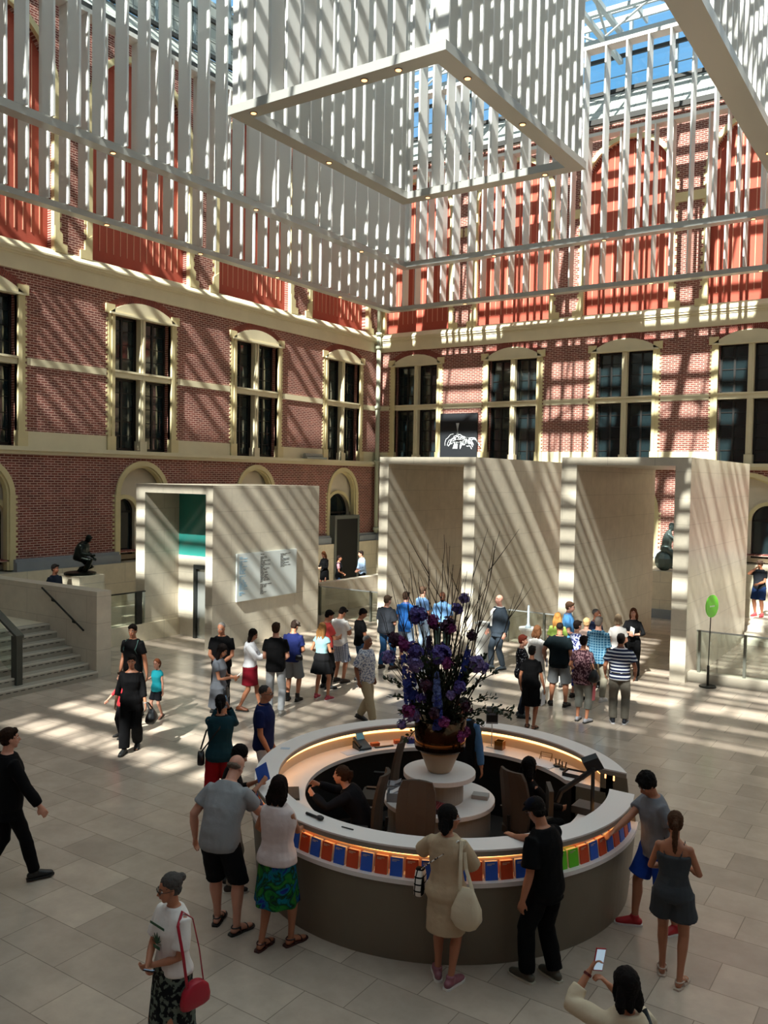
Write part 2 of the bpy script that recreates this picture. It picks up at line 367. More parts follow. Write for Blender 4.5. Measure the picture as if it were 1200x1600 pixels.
    for w in bs:
        for sg in (-1, 1):
            a, b = w + sg*(bh - 0.02), w + sg*(bh + 0.17); fbox(g, s, min(a,b), max(a,b), 11.2, zs, -0.1, 0.05)
            z = 11.9; k = 0
            while z < zs:
                if k % 4 < 2:
                    a, b = w + sg*(bh + 0.17), w + sg*(bh + 0.25); fbox(g, s, min(a,b), max(a,b), z, z + 0.075, -0.05, 0.02)
                z += 0.0745; k += 1
            pts = [(w + sg*bh, 11.15), (w + sg*(bh + 0.42), 11.15), (w + sg*(bh + 0.42), 11.4), (w + sg*(bh + 0.26), 11.42), (w + sg*(bh + 0.26), 11.7), (w + sg*bh, 11.9)]
            fprism(g, s, pts if sg > 0 else pts[::-1], -0.05, 0.07)
            a, b = w + sg*(bh + 0.0), w + sg*(bh + 0.6); fbox(g, s, min(a,b), max(a,b), 15.0, 15.35, 0, 0.06)
        archband(g, s, w, zs, bh - 0.02, bh + 0.16, -0.1, 0.05, 26)
    g.build('trim_arch_stone_' + side, M_YEL)['kind'] = 'structure'
    for i, w in enumerate(bs):
        t = thing('window_blind', 'terracotta red seamed blind filling the %s arch of the %s brick wall' % (['first', 'second', 'third', 'fourth'][i] if s == 'R' else ['nearest', 'second nearest', 'third', 'corner'][i], 'far' if s == 'R' else 'left'), 'blind', FP(s, w, 11.25, -0.3), 0, 'red blinds in the upper arches')
        g = MB(); fprism(g, s, archloop(w, bh, 11.22, zs, 24), -0.36, -0.30); g.build('blind_cloth', M_RED, t)
        g = MB(); n = 15 if s == 'L' else 13
        for k in range(1, n):
            uu = w - bh + 2*bh*k/n; top = zs + math.sqrt(max(0, bh*bh - (uu - w)**2)) - 0.15
            fbox(g, s, uu - 0.014, uu + 0.014, 11.62, top, -0.3, -0.285)
        g.build('blind_seams', M_SEAM, t)
# corner down pipe
g = MB(); g.tube([(-21.95, 32.2, 2.2), (-21.95, 32.2, 11.3)], 0.1, 12)
for z in (2.3, 5.35, 7.8, 10.5, 11.1): g.tube([(-21.95, 32.2, z), (-21.95, 32.2, z + 0.14)], 0.145, 12)
g.tube([(-21.95, 32.2, 11.2), (-21.95, 32.2, 18.0)], 0.1, 12)
tag(g.build('drain_pipe', mat('pale_green_grey_pipe', '#aeb39c', 0.5), smooth=True), 'pale grey-green rain pipe running down the brick corner', 'pipe')
g = MB(); g.tube([(-21.95, 27.0, 5.55), (-21.95, 28.1, 5.55)], 0.09, 8); g.box(-22.1, -21.8, 27.0, 28.3, 5.42, 5.5)
tag(g.build('floodlight', mat('dull_aluminium', '#9aa09c', 0.4, metal=0.5)), 'long grey floodlight lying on the left wall ledge near the corner', 'floodlight')
# dark banner on the far wall with a pale abstract drawing
t = thing('wall_banner', 'black banner with pale abstract brushwork hanging between far wall windows', 'banner', (-17.85, YR - 0.1, 5.45))
g = MB(); g.box(-18.75, -16.95, YR - 0.12, YR - 0.06, 5.45, 7.52); g.build('banner_cloth', mat('black_banner', '#0c1118', 0.6), t)
g = MB(); rr = random.Random(3)
def stroke(pts, w):
    for a, b in zip(pts, pts[1:]):
        a = Vector(a); b = Vector(b); d = (b - a).normalized(); nn = Vector((-d.y, d.x)) * w
        q = [a - nn, b - nn, b + nn, a + nn]; g.prism([(p.x, YR - 0.121, p.y) for p in q], (0, -0.006, 0))
for k in range(26):
    x0 = -18.1 + rr.random()*0.9; z0 = 5.6 + rr.random()*0.3; r0 = 0.25 + rr.random()*0.45; a0 = rr.random()*2
    stroke([(x0 + r0*math.cos(a0 + j*0.3)*0.8, z0 + 0.35 + r0*math.sin(a0 + j*0.3)*(0.7 + 0.3*rr.random())*0.75) for j in range(6)], 0.008 + 0.02*rr.random())
for k in range(5): stroke([(-17.9 - 0.05*k, 6.0), (-17.85 - 0.02*k, 6.5), (-17.95 + 0.03*k, 7.1)], 0.012)
g.build('pale_brushwork', mat('pale_brush_paint', '#d5dadd', 0.7), t)

t = thing('door_1', None, None, (XL, 29.9, 0.2), kind='structure')
g = MB(); g.box(XL - 0.05, XL + 0.33, 29.0, 29.14, 0.2, 3.05); g.box(XL - 0.05, XL + 0.33, 30.66, 30.8, 0.2, 3.05); g.box(XL - 0.05, XL + 0.33, 29.14, 30.66, 2.9, 3.05); g.build('door_frame', mat('grey_green_door_frame', '#5d625c', 0.5), t)
g = MB(); g.box(XL + 0.25, XL + 0.31, 29.14, 30.66, 0.2, 2.9); g.build('doorway_shade', mat('doorway_shade_black', '#050605', 0.8), t)  # black sheet stands in for the shade inside the doorway
# ------------------------------------------------------------------ roof: clerestory, glazing bars, trusses
M_ROOFG = bpy.data.materials.new('roof_glass'); M_ROOFG.use_nodes = True
n = M_ROOFG.node_tree.nodes; l = M_ROOFG.node_tree.links; n.remove(n['Principled BSDF'])
tr = n.new('ShaderNodeBsdfTransparent'); tr.inputs[0].default_value = (0.90, 0.93, 0.93, 1); gl = n.new('ShaderNodeBsdfGlossy'); gl.inputs['Roughness'].default_value = 0.05
ms = n.new('ShaderNodeMixShader'); ms.inputs[0].default_value = 0.06; l.new(tr.outputs[0], ms.inputs[1]); l.new(gl.outputs[0], ms.inputs[2]); l.new(ms.outputs[0], n['Material Output'].inputs[0])
M_RSTEEL = mat('pale_grey_roof_steel', '#a9b0b0', 0.5)
M_RPANEL = brickmat('grey_roof_panels', 'XZ', '#a7aaa2', '#9ea39c', '#6e736f', 0.9, 0.42, 0.02, 0.5, off=0.0, var=0.1)
M_RPANEL2 = brickmat('grey_roof_panels_side', 'YZ', '#a7aaa2', '#9ea39c', '#6e736f', 0.9, 0.42, 0.02, 0.5, off=0.0, var=0.1)
RX0, RX1, RY0, RY1, RZ = -24.0, 28.0, -24.0, 34.2, 23.0
g = MB(); g.box(XL - 1.8, 20.5, YR + 1.78, YR + 1.8, 18.3, RZ, 0); g.box(XL - 1.8, XL - 1.78, -10.5, YR + 1.8, 18.3, RZ, 0); g.box(RX0, RX1, RY0, RY1, RZ, RZ + 0.02); g.build('ceiling_roof_glass', M_ROOFG)['kind'] = 'structure'
g = MB(); g.loft([[(x, YR - 0.1, 18.5), (x, YR + 1.7, 20.3), (x, YR + 1.75, 20.25), (x, YR + 0.0, 18.4)] for x in (XL - 1, 20)]); g.build('ceiling_eaves_far', M_RPANEL)['kind'] = 'structure'
g = MB(); g.loft([[(XL + 0.1, y, 18.5), (XL - 1.7, y, 20.3), (XL - 1.75, y, 20.25), (XL, y, 18.4)] for y in (-10, YR + 1)]); g.build('ceiling_eaves_left', M_RPANEL2)['kind'] = 'structure'
g = MB(); g.box(XL - 1.75, XL - 1.62, -10, YR, 20.4, RZ - 0.6); g.build('ceiling_clerestory_left', M_RPANEL2)['kind'] = 'structure'
g = MB()
for z, d in ((18.35, 0.25), (20.25, -1.6), (21.6, -1.65)):
    h = 0.14 if z != 18.35 else 0.2
    g.box(XL, 20, YR - d - 0.12, YR - d, z, z + h); g.box(XL + d, XL + d + 0.12, -10, YR, z, z + h)
g.build('trim_roof_gutter', mat('dark_gutter', '#2b2a27', 0.6))['kind'] = 'structure'
t = thing('roof_framework', 'pale steel lattice of rafters, purlins and trusses carrying the glass roof', 'roof structure', (0, 10, RZ))
g = MB(); x = XL + 0.6
while x < RX1:
    g.box(x - 0.04, x + 0.04, RY0, RY1, RZ - 0.25, RZ - 0.02); x += 2.7
g.build('rafters', M_RSTEEL, t)
g = MB(); y = RY0; rr = random.Random(9)
while y < RY1:
    g.box(RX0, RX1, y - 0.05, y + 0.05, RZ - 0.28, RZ - 0.02); y += rr.choice((0.85, 0.85, 1.0, 1.5, 2.1)) if y > 3 else rr.choice((0.5, 0.5, 0.7, 1.1))  # spacing set for shadow streaks; packed closer at the unseen back to block sun
g.build('purlins', M_RSTEEL, t)
g = MB()
x = XL + 5.0
while x < RX1:
    for z in (RZ - 0.4, RZ - 1.5): g.box(x - 0.09, x + 0.09, RY0, RY1, z - 0.09, z + 0.09)
    y = RY0; k = 0
    while y < RY1 - 1.9:
        g.tube([(x, y, RZ - (0.4 if k % 2 else 1.5)), (x, y + 1.9, RZ - (1.5 if k % 2 else 0.4))], 0.055, 5); y += 1.9; k += 1
    x += 5.4
y = RY0 + 3
while y < RY1:
    for z in (RZ - 0.4, RZ - 1.5): g.box(RX0, RX1, y - 0.09, y + 0.09, z - 0.08, z + 0.08)
    x = RX0; k = 0
    while x < RX1 - 2:
        g.tube([(x, y, RZ - (0.4 if k % 2 else 1.5)), (x + 2, y, RZ - (1.5 if k % 2 else 0.4))], 0.05, 5); x += 2; k += 1
    y += 7.6
g.build('trusses', M_RSTEEL, t)
g = MB(); x = XL
while x < 20: g.box(x - 0.06, x + 0.06, YR + 1.6, YR + 1.75, 20.3, RZ); x += 1.8
y = -8
while y < YR: g.box(XL - 1.75, XL - 1.6, y - 0.06, y + 0.06, 20.3, RZ); y += 1.8
for z in (20.9, 22.2): g.box(XL - 1.6, 20, YR + 1.62, YR + 1.66, z, z + 0.03); g.box(XL - 1.66, XL - 1.62, -10, YR, z, z + 0.03)
g.build('mullions', mat('blue_grey_mullion', '#7c8a8d', 0.5), t)

# ------------------------------------------------------------------ hanging slatted screens
M_LAMP = mat('warm_downlight_lens', '#ffd9b0', 0.4, emit='#ffb070', estr=3.0); M_LRIM = mat('downlight_rim', '#6b5a4c', 0.5)
M_BEAM = mat('pale_grey_beam_metal', '#a8a8a3', 0.35, metal=0.35)
def screen(name, label, x0, x1, y0, y1, z0, z1, pitch, bw, bh, sd, st, sides, lamps, phase=(0, 0), toprail=True, stuff=''):
    """a rectangular hanging frame: bottom beams, top rails, vertical slats standing across the line of each side"""
    t = thing(name, label, 'slatted screen', ((x0+x1)/2, (y0+y1)/2, z0))
    g = MB(); W_ = bw
    if 'l' in sides: g.box(x0, x0 + W_, y0, y1, z0, z0 + bh)
    if 'r' in sides: g.box(x1 - W_, x1, y0, y1, z0, z0 + bh)
    if 'f' in sides: g.box(x0 + W_, x1 - W_, y1 - W_, y1, z0, z0 + bh)
    if 'n' in sides: g.box(x0 + W_, x1 - W_, y0, y0 + W_, z0, z0 + bh)
    g.build('bottom_beam', M_BEAM, t)
    g = MB(); tw = 0.1
    if toprail:
        if 'l' in sides: g.box(x0, x0 + sd, y0, y1, z1 - 0.12, z1)
        if 'r' in sides: g.box(x1 - sd, x1, y0, y1, z1 - 0.12, z1)
        if 'f' in sides: g.box(x0 + sd, x1 - sd, y1 - sd, y1, z1 - 0.12, z1)
        if 'n' in sides: g.box(x0 + sd, x1 - sd, y0, y0 + sd, z1 - 0.12, z1)
        g.build('top_rail', M_WHITE, t)
    count = 0
    for sd_ in sides:
        st_g = MB()
        a, b = (y0, y1) if sd_ in 'lr' else (x0, x1)
        ph = phase[0] if sd_ in 'lr' else phase[1]
        u = b - ph if sd_ in 'lr' else a + ph
        while a - 0.001 <= u <= b + 0.001:
            g = MB()
            hs_ = 0.12 if sd_ in stuff else sd  # unseen sides: slats made shallow so sun passes and stripes the far wall
            if sd_ == 'l': bb = (x0 + 0.02, x0 + 0.02 + sd, u - st, u)
            elif sd_ == 'r': bb = (x1 - hs_ - 0.02, x1 - 0.02, u - st, u)
            elif sd_ == 'f': bb = (u, u + st, y1 - hs_ - 0.02, y1 - 0.02)
            else: bb = (u, u + st, y0 + 0.02, y0 + 0.02 + hs_)
            if sd_ in stuff: st_g.box(*bb, z0 + bh, z1 - 0.12)
            else:
                g.box(*bb, z0 + bh, z1 - 0.12); g.build('slat', M_WHITE, t); count += 1
            u += -pitch if sd_ in 'lr' else pitch
        if sd_ in stuff: st_g.build('slats', M_WHITE, t)['kind'] = 'stuff'
    g = MB(); ex, ey = (x0 + x1)/2, (y0 + y1)/2
    for cx_, cy_ in ((x0 + 0.2, y0 + 0.2), (x1 - 0.2, y0 + 0.2), (x0 + 0.2, y1 - 0.2), (x1 - 0.2, y1 - 0.2), (x0 + 0.2, ey), (ex, y1 - 0.2)): g.tube([(cx_, cy_, z1), (cx_, cy_, RZ - 0.3)], 0.015, 5)
    g.build('hanging_cables', M_DARK, t)
    for p in lamps:
        lx, ly = p
        g = MB(); g.tube([(lx, ly, z0 + 0.01), (lx, ly, z0 - 0.012)], 0.085, 14, 1); g.tube([(lx, ly, z0 + 0.0), (lx, ly, z0 - 0.018)], 0.062, 14, 0)
        g.build('downlight', [M_LAMP, M_LRIM], t)
    return t
screen('slatted_screen', 'largest white slatted screen, lowest and nearest the brick walls', -20.4, 18.2, -8.0, 30.6, 11.7, 17.25, 0.605, 0.34, 0.16, 0.42, 0.05, 'lfrn',
       [(-20.2, 15.9), (-20.2, 19.5), (-20.2, 23.2), (-20.2, 26.9), (-16.6, 30.4), (-12.9, 30.4), (-9.2, 30.4), (-5.6, 30.4)], (0.35, 0.35), stuff='rn')
screen('slatted_screen', 'white slatted screen hung inside the largest one and a step higher', -18.72, 16.6, -6.3, 29.1, 13.0, 19.6, 0.725, 0.38, 0.2, 0.46, 0.055, 'lfrn',
       [(-18.5, 14.75), (-18.5, 20.2), (-18.5, 25.9), (-14.6, 28.9), (-10.4, 28.9), (-5.6, 28.9)], (0.3, 0.3), stuff='rn')
screen('slatted_screen', 'smallest hanging white slatted box right above the round desk', -14.3, -8.52, 14.62, 22.15, 13.0, 20.8, 0.47, 0.42, 0.2, 0.42, 0.05, 'lfrn',
       [(-13.7, 14.84), (-10.6, 14.84), (-9.75, 14.84), (-8.73, 15.9), (-8.73, 18.6), (-14.1, 18.2), (-13.3, 21.94), (-9.6, 21.94)], (0.3, 0.3), toprail=True)
screen('slatted_screen', 'white slatted box with a broad pale beam cut by the right edge', -4.5, 10.0, 8.0, 25.6, 13.0, 20.8, 0.5, 0.55, 0.22, 0.42, 0.05, 'lfn',
       [(-4.22, 23.4), (-4.22, 14.5)], (0.3, 0.3), stuff='fn')

# ------------------------------------------------------------------ stone gateways
def gateway(label, x0, x1, y0, y1, h, wl, wr, tt):
    t = thing('stone_gateway', label, 'gateway', ((x0+x1)/2, (y0+y1)/2, 0))
    def slab(nm, a):
        g = MB(); g.box(*a); me = g.build(nm, [M_PORT_X, M_PORT_Y], t)
        for p in me.data.polygons: p.material_index = 0 if abs(p.normal.x) > 0.5 else 1
        return me
    slab('wall_slab', (x0, x0 + wl, y0, y1, 0, h)); slab('wall_slab', (x1 - wr, x1, y0, y1, 0, h)); slab('top_slab', (x0 + wl, x1 - wr, y0, y1, h - tt, h))
    return t
gateway('left of the two tall stone gateways, its opening in deep brown shade', -13.91, -10.79, 20.55, 27.1, 5.3, 0.31, 0.36, 0.2)
gateway('right tall stone gateway with a statue seen through its opening', -8.34, -5.15, 20.55, 27.3, 5.3, 0.4, 0.36, 0.2)
t = gateway('smaller pale stone lift portal with green glass and a donor panel', -19.24, -16.23, 16.19, 20.7, 4.42, 0.37, 0.26, 0.24)
g = MB(); g.box(-18.87, -16.49, 17.45, 17.75, 0, 2.35); q = g.build('back_wall', M_PORT_Y, t)
M_GRN = mat('sea_green_glass', '#2f857c', 0.08, spec=0.8)
g = MB(); g.box(-18.87, -16.49, 17.46, 17.6, 2.35, 4.18); g.build('green_glass', M_GRN, t)
g = MB(); g.box(-18.1, -18.0, 17.3, 17.46, 0, 2.0); g.box(-16.6, -16.49, 17.3, 17.46, 0, 2.0); g.box(-18.1, -16.49, 17.3, 17.46, 2.0, 2.12); g.build('lift_frame', mat('dark_steel_frame', '#3a3d3c', 0.4, metal=0.6), t)
for a, b in ((-18.0, -17.31), (-17.29, -16.6)):
    g = MB(); g.box(a, b, 17.38, 17.44, 0.01, 2.0); g.build('lift_door', mat('brushed_steel_door', '#c4c8c4', 0.3, metal=0.7), t)
# donor panel on the side of the lift portal
t = thing('donor_panel', 'frosted glass panel with columns of small writing on the lift portal side', 'panel', (-16.2, 18.3, 1.25))
g = MB(); g.box(-16.22, -16.17, 17.06, 19.58, 1.25, 2.56); g.build('glass_board', mat('frosted_white_glass', '#cfd6d4', 0.15), t)
for nm, y0, col, cnt, z0 in (('blue_lettering', 17.15, '#7fb2cf', 30, 2.5), ('black_lettering', 18.0, '#2a2a2a', 32, 2.5), ('grey_lettering', 18.85, '#55595a', 13, 2.5)):
    g = MB(); rr = random.Random(len(nm)); z = z0
    for k in range(cnt):
        if rr.random() < 0.12: z -= 0.036; continue
        y = y0 + 0.0
        for w in range(rr.randint(1, 3) if nm != 'blue_lettering' else rr.randint(1, 2)):
            for ch in range(rr.randint(4, 8)):
                hgt = rr.choice((0.012, 0.018, 0.018, 0.02)); g.box(-16.17, -16.166, y, y + 0.013, z - hgt, z); y += 0.02
            y += 0.02
        z -= 0.037
    g.build(nm, mat(nm, col, 0.6), t)

# ------------------------------------------------------------------ platform, stairs, parapets
g = MB(); g.box(XL, -18.8, 12.95, 20.7, 0, 0.5); g.box(XL, -18.2, 20.7, 32.2, 0, 0.2); g.build('floor_left_platform', M_CREAMWL)['kind'] = 'structure'
g = MB(); g.box(XL + 0.3, -18.2, 2.0, 12.7, 0, 1.06); g.build('floor_landing', M_CREAMWL)['kind'] = 'structure'
t = thing('staircase', 'broad grey stone steps rising left beside the solid side wall', 'stairs', (-17.2, 8.5, 0))
xs = [-16.18, -16.5, -16.82, -17.12, -17.4, -17.7, -17.98, -18.26]
M_STEP = mat('grey_step_stone', '#a29a8b', 0.5, var=0.1, vscale=3); M_NOSE = mat('pale_step_edge', '#c9c2b3', 0.5); M_DASH = mat('dark_step_groove', '#3a3733', 0.7)
for k in range(7):
    g = MB(); g.box(-18.2, xs[k], 2.0, 12.55, 0.152*k, 0.152*(k+1)); g.box(xs[k] - 0.05, xs[k] + 0.004, 2.0, 12.55, 0.152*(k+1) - 0.03, 0.152*(k+1) + 0.003, 1)
    y = 2.1
    while y < 12.4: g.box(xs[k] + 0.004, xs[k] + 0.008, y, y + 0.1, 0.152*(k+1) - 0.06, 0.152*(k+1) - 0.045, 2); y += 0.17
    g.build('step', [M_STEP, M_NOSE, M_DASH], t)
t = thing('stair_side_wall', 'solid stone wall flanking the left steps with a wall handrail', 'wall', (-18.5, 12.8, 0))
g = MB(); g.prism([(-16.24, 12.55, 0), (-16.24, 12.55, 1.98), (XL + 0.3, 12.55, 1.98), (XL + 0.3, 12.55, 0)], (0, 0.4, 0)); g.build('wall_body', M_PORT_Y, t)
g = MB(); g.tube([(-18.2, 12.48, 1.92), (-16.62, 12.48, 1.06)], 0.022, 8)
for q in (0.25, 0.75): px = -18.2 + 1.58*q; pz = 1.92 - 0.86*q; g.tube([(px, 12.48, pz), (px, 12.48, pz - 0.06), (px, 12.56, pz - 0.09)], 0.02, 6)
g.build('handrail', M_DARK, t)
t = thing('stair_balustrade', 'dark metal rail post standing on the left steps', 'handrail', (-16.5, 10.8, 0.15))
g = MB(); g.box(-16.62, -16.42, 10.66, 10.8, 0.15, 1.2); g.build('post', mat('grey_green_rail_metal', '#4a4d47', 0.5, metal=0.4), t)
g = MB(); g.prism([(-16.4, 10.64, 1.16), (-16.4, 10.64, 1.22), (-18.3, 10.64, 2.2), (-18.3, 10.64, 2.14)], (0, 0.18, 0)); g.build('rail', mat('grey_green_rail_metal'), t)
g = MB(); g.prism([(-16.62, 10.72, 0.35), (-16.62, 10.72, 1.1), (-18.3, 10.72, 2.1), (-18.3, 10.72, 1.15)], (0, 0.02, 0))
M_CLR = bpy.data.materials.new('clear_rail_glass'); M_CLR.use_nodes = True; n = M_CLR.node_tree.nodes; l = M_CLR.node_tree.links; n.remove(n['Principled BSDF'])
tr = n.new('ShaderNodeBsdfTransparent'); tr.inputs[0].default_value = (0.9, 0.95, 0.92, 1); gl = n.new('ShaderNodeBsdfGlossy'); gl.inputs['Roughness'].default_value = 0.04
ms = n.new('ShaderNodeMixShader'); ms.inputs[0].default_value = 0.12; l.new(tr.outputs[0], ms.inputs[1]); l.new(gl.outputs[0], ms.inputs[2]); l.new(ms.outputs[0], n['Material Output'].inputs[0])
g.build('glass_panel', M_CLR, t)
def glassrail(label, a, b, z0, z1, posts, loc=None, postm=None, thick=0.04):
    a = Vector(a); b = Vector(b); t = thing('glass_balustrade', label, 'balustrade', (a.x, a.y, z0)); d = (b - a).normalized(); nn = Vector((-d.y, d.x))
    def bar(p, q, za, zb, w, nm, m):
        g = MB(); p = Vector(p); q = Vector(q); c1 = nn*w
        g.prism([(p.x - c1.x, p.y - c1.y, za), (q.x - c1.x, q.y - c1.y, za), (q.x + c1.x, q.y + c1.y, za), (p.x + c1.x, p.y + c1.y, za)], (0, 0, zb - za)); g.build(nm, m, t)
    bar(a, b, z0 + 0.02, z1 - 0.02, 0.008, 'glass_panel', M_CLR); bar(a, b, z1 - 0.03, z1, 0.03, 'top_rail', M_STEEL if postm is None else M_DARK)
    for f in posts: p = a + (b - a)*f; bar(p - d*thick, p + d*thick, z0, z1, 0.04, 'post', postm or mat('bronze_grey_post', '#6d6f66', 0.4, metal=0.6))
    return t
glassrail('short glass rail between the stair wall and the lift portal', (-18.85, 12.95), (-18.85, 16.19), 0.5, 1.42, (0.93,), postm=M_DARK, thick=0.1)
glassrail('glass rail in front of the corner parapet behind the queue', (-17.9, 22.85), (-13.95, 22.85), 0.0, 1.0, (0.02, 0.55), thick=0.03)
glassrail('glass rail on a stone kerb right of the tall gateway', (-5.0, 20.95), (-0.5, 20.95), 0.22, 1.22, (0.015, 0.24, 0.62), thick=0.03)
g = MB(); g.box(-5.15, 0, 20.8, 21.1, 0, 0.22); g.build('floor_kerb', M_STEP)['kind'] = 'structure'
t = thing('parapet_wall', 'low stone parapet ramp behind the corner glass rail', 'wall', (-18, 25, 0))
g = MB(); g.box(-18.2, -17.9, 23.0, 28.5, 0, 1.05); g.build('parapet', M_PORT_X, t)
g = MB(); g.box(-18.22, -13.2, 28.3, 28.6, 0, 1.1); g.build('parapet', M_PORT_Y, t)
t = thing('plinth_block', 'cream stone pedestal under the seated bronze figure', 'pedestal', (-9.2, 30.6, 0))
g = MB(); g.box(-10.6, -7.6, 30.0, 31.6, 0.0, 1.62); g.build('block', M_CREAMW, t); g = MB(); g.box(-10.7, -7.5, 29.85, 31.6, 0, 0.3); g.build('base', M_GREYST, t)
t = thing('upper_steps', 'pale stone steps by the far wall under the man in a hat', 'stairs', (-4.0, 28.5, 0))
for k in range(4):
    g = MB(); g.box(-5.1, 0, 26.6 + 0.45*k, 31.8, 0.14*k, 0.14*(k+1)); g.build('step', M_NOSE, t)
t = thing('plinth_block', 'square cream pedestal under the crouching bronze on the left', 'pedestal', (-19.6, 15.0, 0.5))
g = MB(); g.box(-20.1, -19.15, 14.25, 15.05, 0.5, 1.95); g.build('block', M_CREAMW, t)
# green round stand sign
t = thing('stand_sign', 'lime green oval disc sign on a thin dark floor stand', 'sign', (-4.62, 20.5, 0))
g = MB(); g.lathe([(0.19, 0), (0.19, 0.025), (0.17, 0.035)], 24, (-4.62, 20.5, 0)); g.build('base', M_DARK, t)
g = MB(); g.tube([(-4.62, 20.5, 0.03), (-4.62, 20.5, 0.5)], 0.028, 10); g.tube([(-4.62, 20.5, 0.5), (-4.6, 20.5, 1.62)], 0.012, 8); g.build('pole', M_DARK, t)
vd = Vector((0.86, 0.5, 0))   # faces half away, so it reads as an oval
rings = []; c0 = Vector((-4.58, 20.5, 1.88)); axu = Vector((0, 0, 1)); nrm = Vector((0.954, -0.297, 0)).normalized(); axv = nrm.cross(axu)
g = MB(); g.loft([[c0 + nrm*o_ + axu*math.cos(2*pi*i/32)*0.26 + axv*math.sin(2*pi*i/32)*0.26 for i in range(32)] for o_ in (-0.012, 0.012)]); g.build('disc', mat('lime_green_disc', '#6fe02c', 0.4), t)
g = MB(); v = -0.1
for hh in (0.02, 0.012, 0.012, 0.014, 0.012, 0.018, 0.012, 0.02, 0.012):
    p = c0 + nrm*0.0125 - axv*v; g.obox(p, axv*0.007, nrm*0.002, axu*hh); v += 0.023
g.build('white_lettering', mat('white_letter', '#f2f2ec', 0.5), t)

glassrail('glass rail between the two tall gateways behind the suited man', (-10.75, 22.6), (-8.4, 22.6), 0.0, 0.95, (0.02, 0.5, 0.98), thick=0.03)
t = thing('lectern', 'white box-shaped stand beside the left leg of the suited man', 'stand', (-10.05, 19.9, 0))
g = MB(); g.box(-10.25, -9.9, 19.75, 20.0, 0, 0.95); g.build('stand_body', mat('white_stand_laminate', '#cfcfca', 0.4), t); g = MB(); g.box(-10.3, -9.85, 19.7, 20.05, 0.95, 0.99); g.build('stand_top', mat('white_stand_laminate'), t)
t = thing('donation_column', 'round white column with a pointed glass cone behind the suited man', 'column', (-8.95, 20.1, 0))
g = MB(); g.lathe([(0.16, 0), (0.15, 0.75), (0.24, 0.9), (0.24, 0.95)], 24, (-8.95, 20.1, 0)); g.build('column_body', mat('white_stand_laminate'), t, smooth=False)
g = MB(); g.lathe([(0.09, 0.95), (0.03, 1.05), (0.025, 1.5), (0.01, 1.52)], 16, (-8.95, 20.1, 0)); g.build('cone', mat('pale_blue_cone', '#b9c9d6', 0.2), t, smooth=True)
# ------------------------------------------------------------------ round information desk
DC = (-5.1, 9.0)
def cutring(g, r0, r1, z0, z1, mi=0, n=120, r0t=None, r1t=None, hi=1.25, lo=0.6):
    """ring open towards +x between two straight cuts; rings may flare"""
    r0t = r0 if r0t is None else r0t; r1t = r1 if r1t is None else r1t
    def A(r): return math.asin(hi / r), 2*pi + math.asin(lo / r)
    rings = []
    for k in range(n + 1):
        ring = []
        for r, z in ((r0, z0), (r1, z0), (r1t, z1), (r0t, z1)):
            a, b = A(r); t_ = a + (b - a)*k/n; ring.append((DC[0] + r*math.cos(t_), DC[1] + r*math.sin(t_), z))
        rings.append(ring)
    g.loft(rings)
def pc(a, r, z=0.0): a = math.radians(a); return Vector((DC[0] + r*math.cos(a), DC[1] + r*math.sin(a), z))
M_CORIAN = mat('white_solid_surface', '#dfd9d6', 0.35); M_BODY = mat('taupe_desk_body', '#706757', 0.45, var=0.06); M_INNER = mat('black_desk_lining', '#131110', 0.6)
M_GLOW = mat('warm_led_strip', '#ffc890', 0.4, emit='#ffb76e', estr=4.0); M_NICHE = mat('pale_niche_lining', '#d8c4a6', 0.6)
t = thing('reception_desk', 'big round white-topped reception desk with a glowing shelf and a gap on its right', 'desk', (DC[0], DC[1], 0))
g = MB(); cutring(g, 2.05, 2.22, 0.0, 0.8, r1t=2.29); g.build('outer_wall', M_BODY, t)
g = MB(); cutring(g, 2.05, 2.31, 0.8, 0.845); g.build('display_ledge', M_CORIAN, t)
g = MB(); cutring(g, 2.05, 2.12, 0.845, 1.08); g.build('niche_back', M_NICHE, t)
g = MB(); cutring(g, 1.98, 2.26, 1.132, 1.15); g.build('counter_top', M_CORIAN, t)
g = MB(); cutring(g, 1.985, 2.255, 1.08, 1.132); g.build('counter_fascia', mat('taupe_fascia', '#8c8176', 0.45), t)
g = MB(); cutring(g, 2.12, 2.135, 1.02, 1.079); g.build('outer_light_strip', M_GLOW, t)
g = MB(); cutring(g, 2.035, 2.05, 1.03, 1.079); g.build('inner_light_strip', M_GLOW, t)
g = MB(); cutring(g, 1.66, 2.05, 0.85, 0.9); g.build('work_top', M_CORIAN, t)
g = MB(); cutring(g, 1.72, 1.76, 0.0, 0.85); g.build('inner_lining', M_INNER, t)
for hh in (1.25, 0.6):
    g = MB()
    sg = -1 if hh < 1 else 1
    y = DC[1] + hh
    def xr(r): return DC[0] + math.sqrt(r*r - hh*hh)
    yy = (y, y + 0.02) if sg > 0 else (y - 0.02, y)
    g.prism([(xr(1.72), yy[0], 0), (xr(2.22), yy[0], 0), (xr(2.29), yy[0], 0.8), (xr(2.26), yy[0], 1.079), (xr(1.99), yy[0], 1.079), (xr(1.99), yy[0], 0.849), (xr(1.72), yy[0], 0.849)], (0, yy[1] - yy[0], 0)); g.build('end_panel', M_BODY, t)
g = MB(); g.lathe([(2.0, 0.002), (2.0, 0.006)], 48, (DC[0], DC[1], 0)); tag(g.build('floor_mat', mat('dark_brown_desk_carpet', '#2a221d', 0.9)), 'dark brown round carpet inside the reception desk', 'carpet')
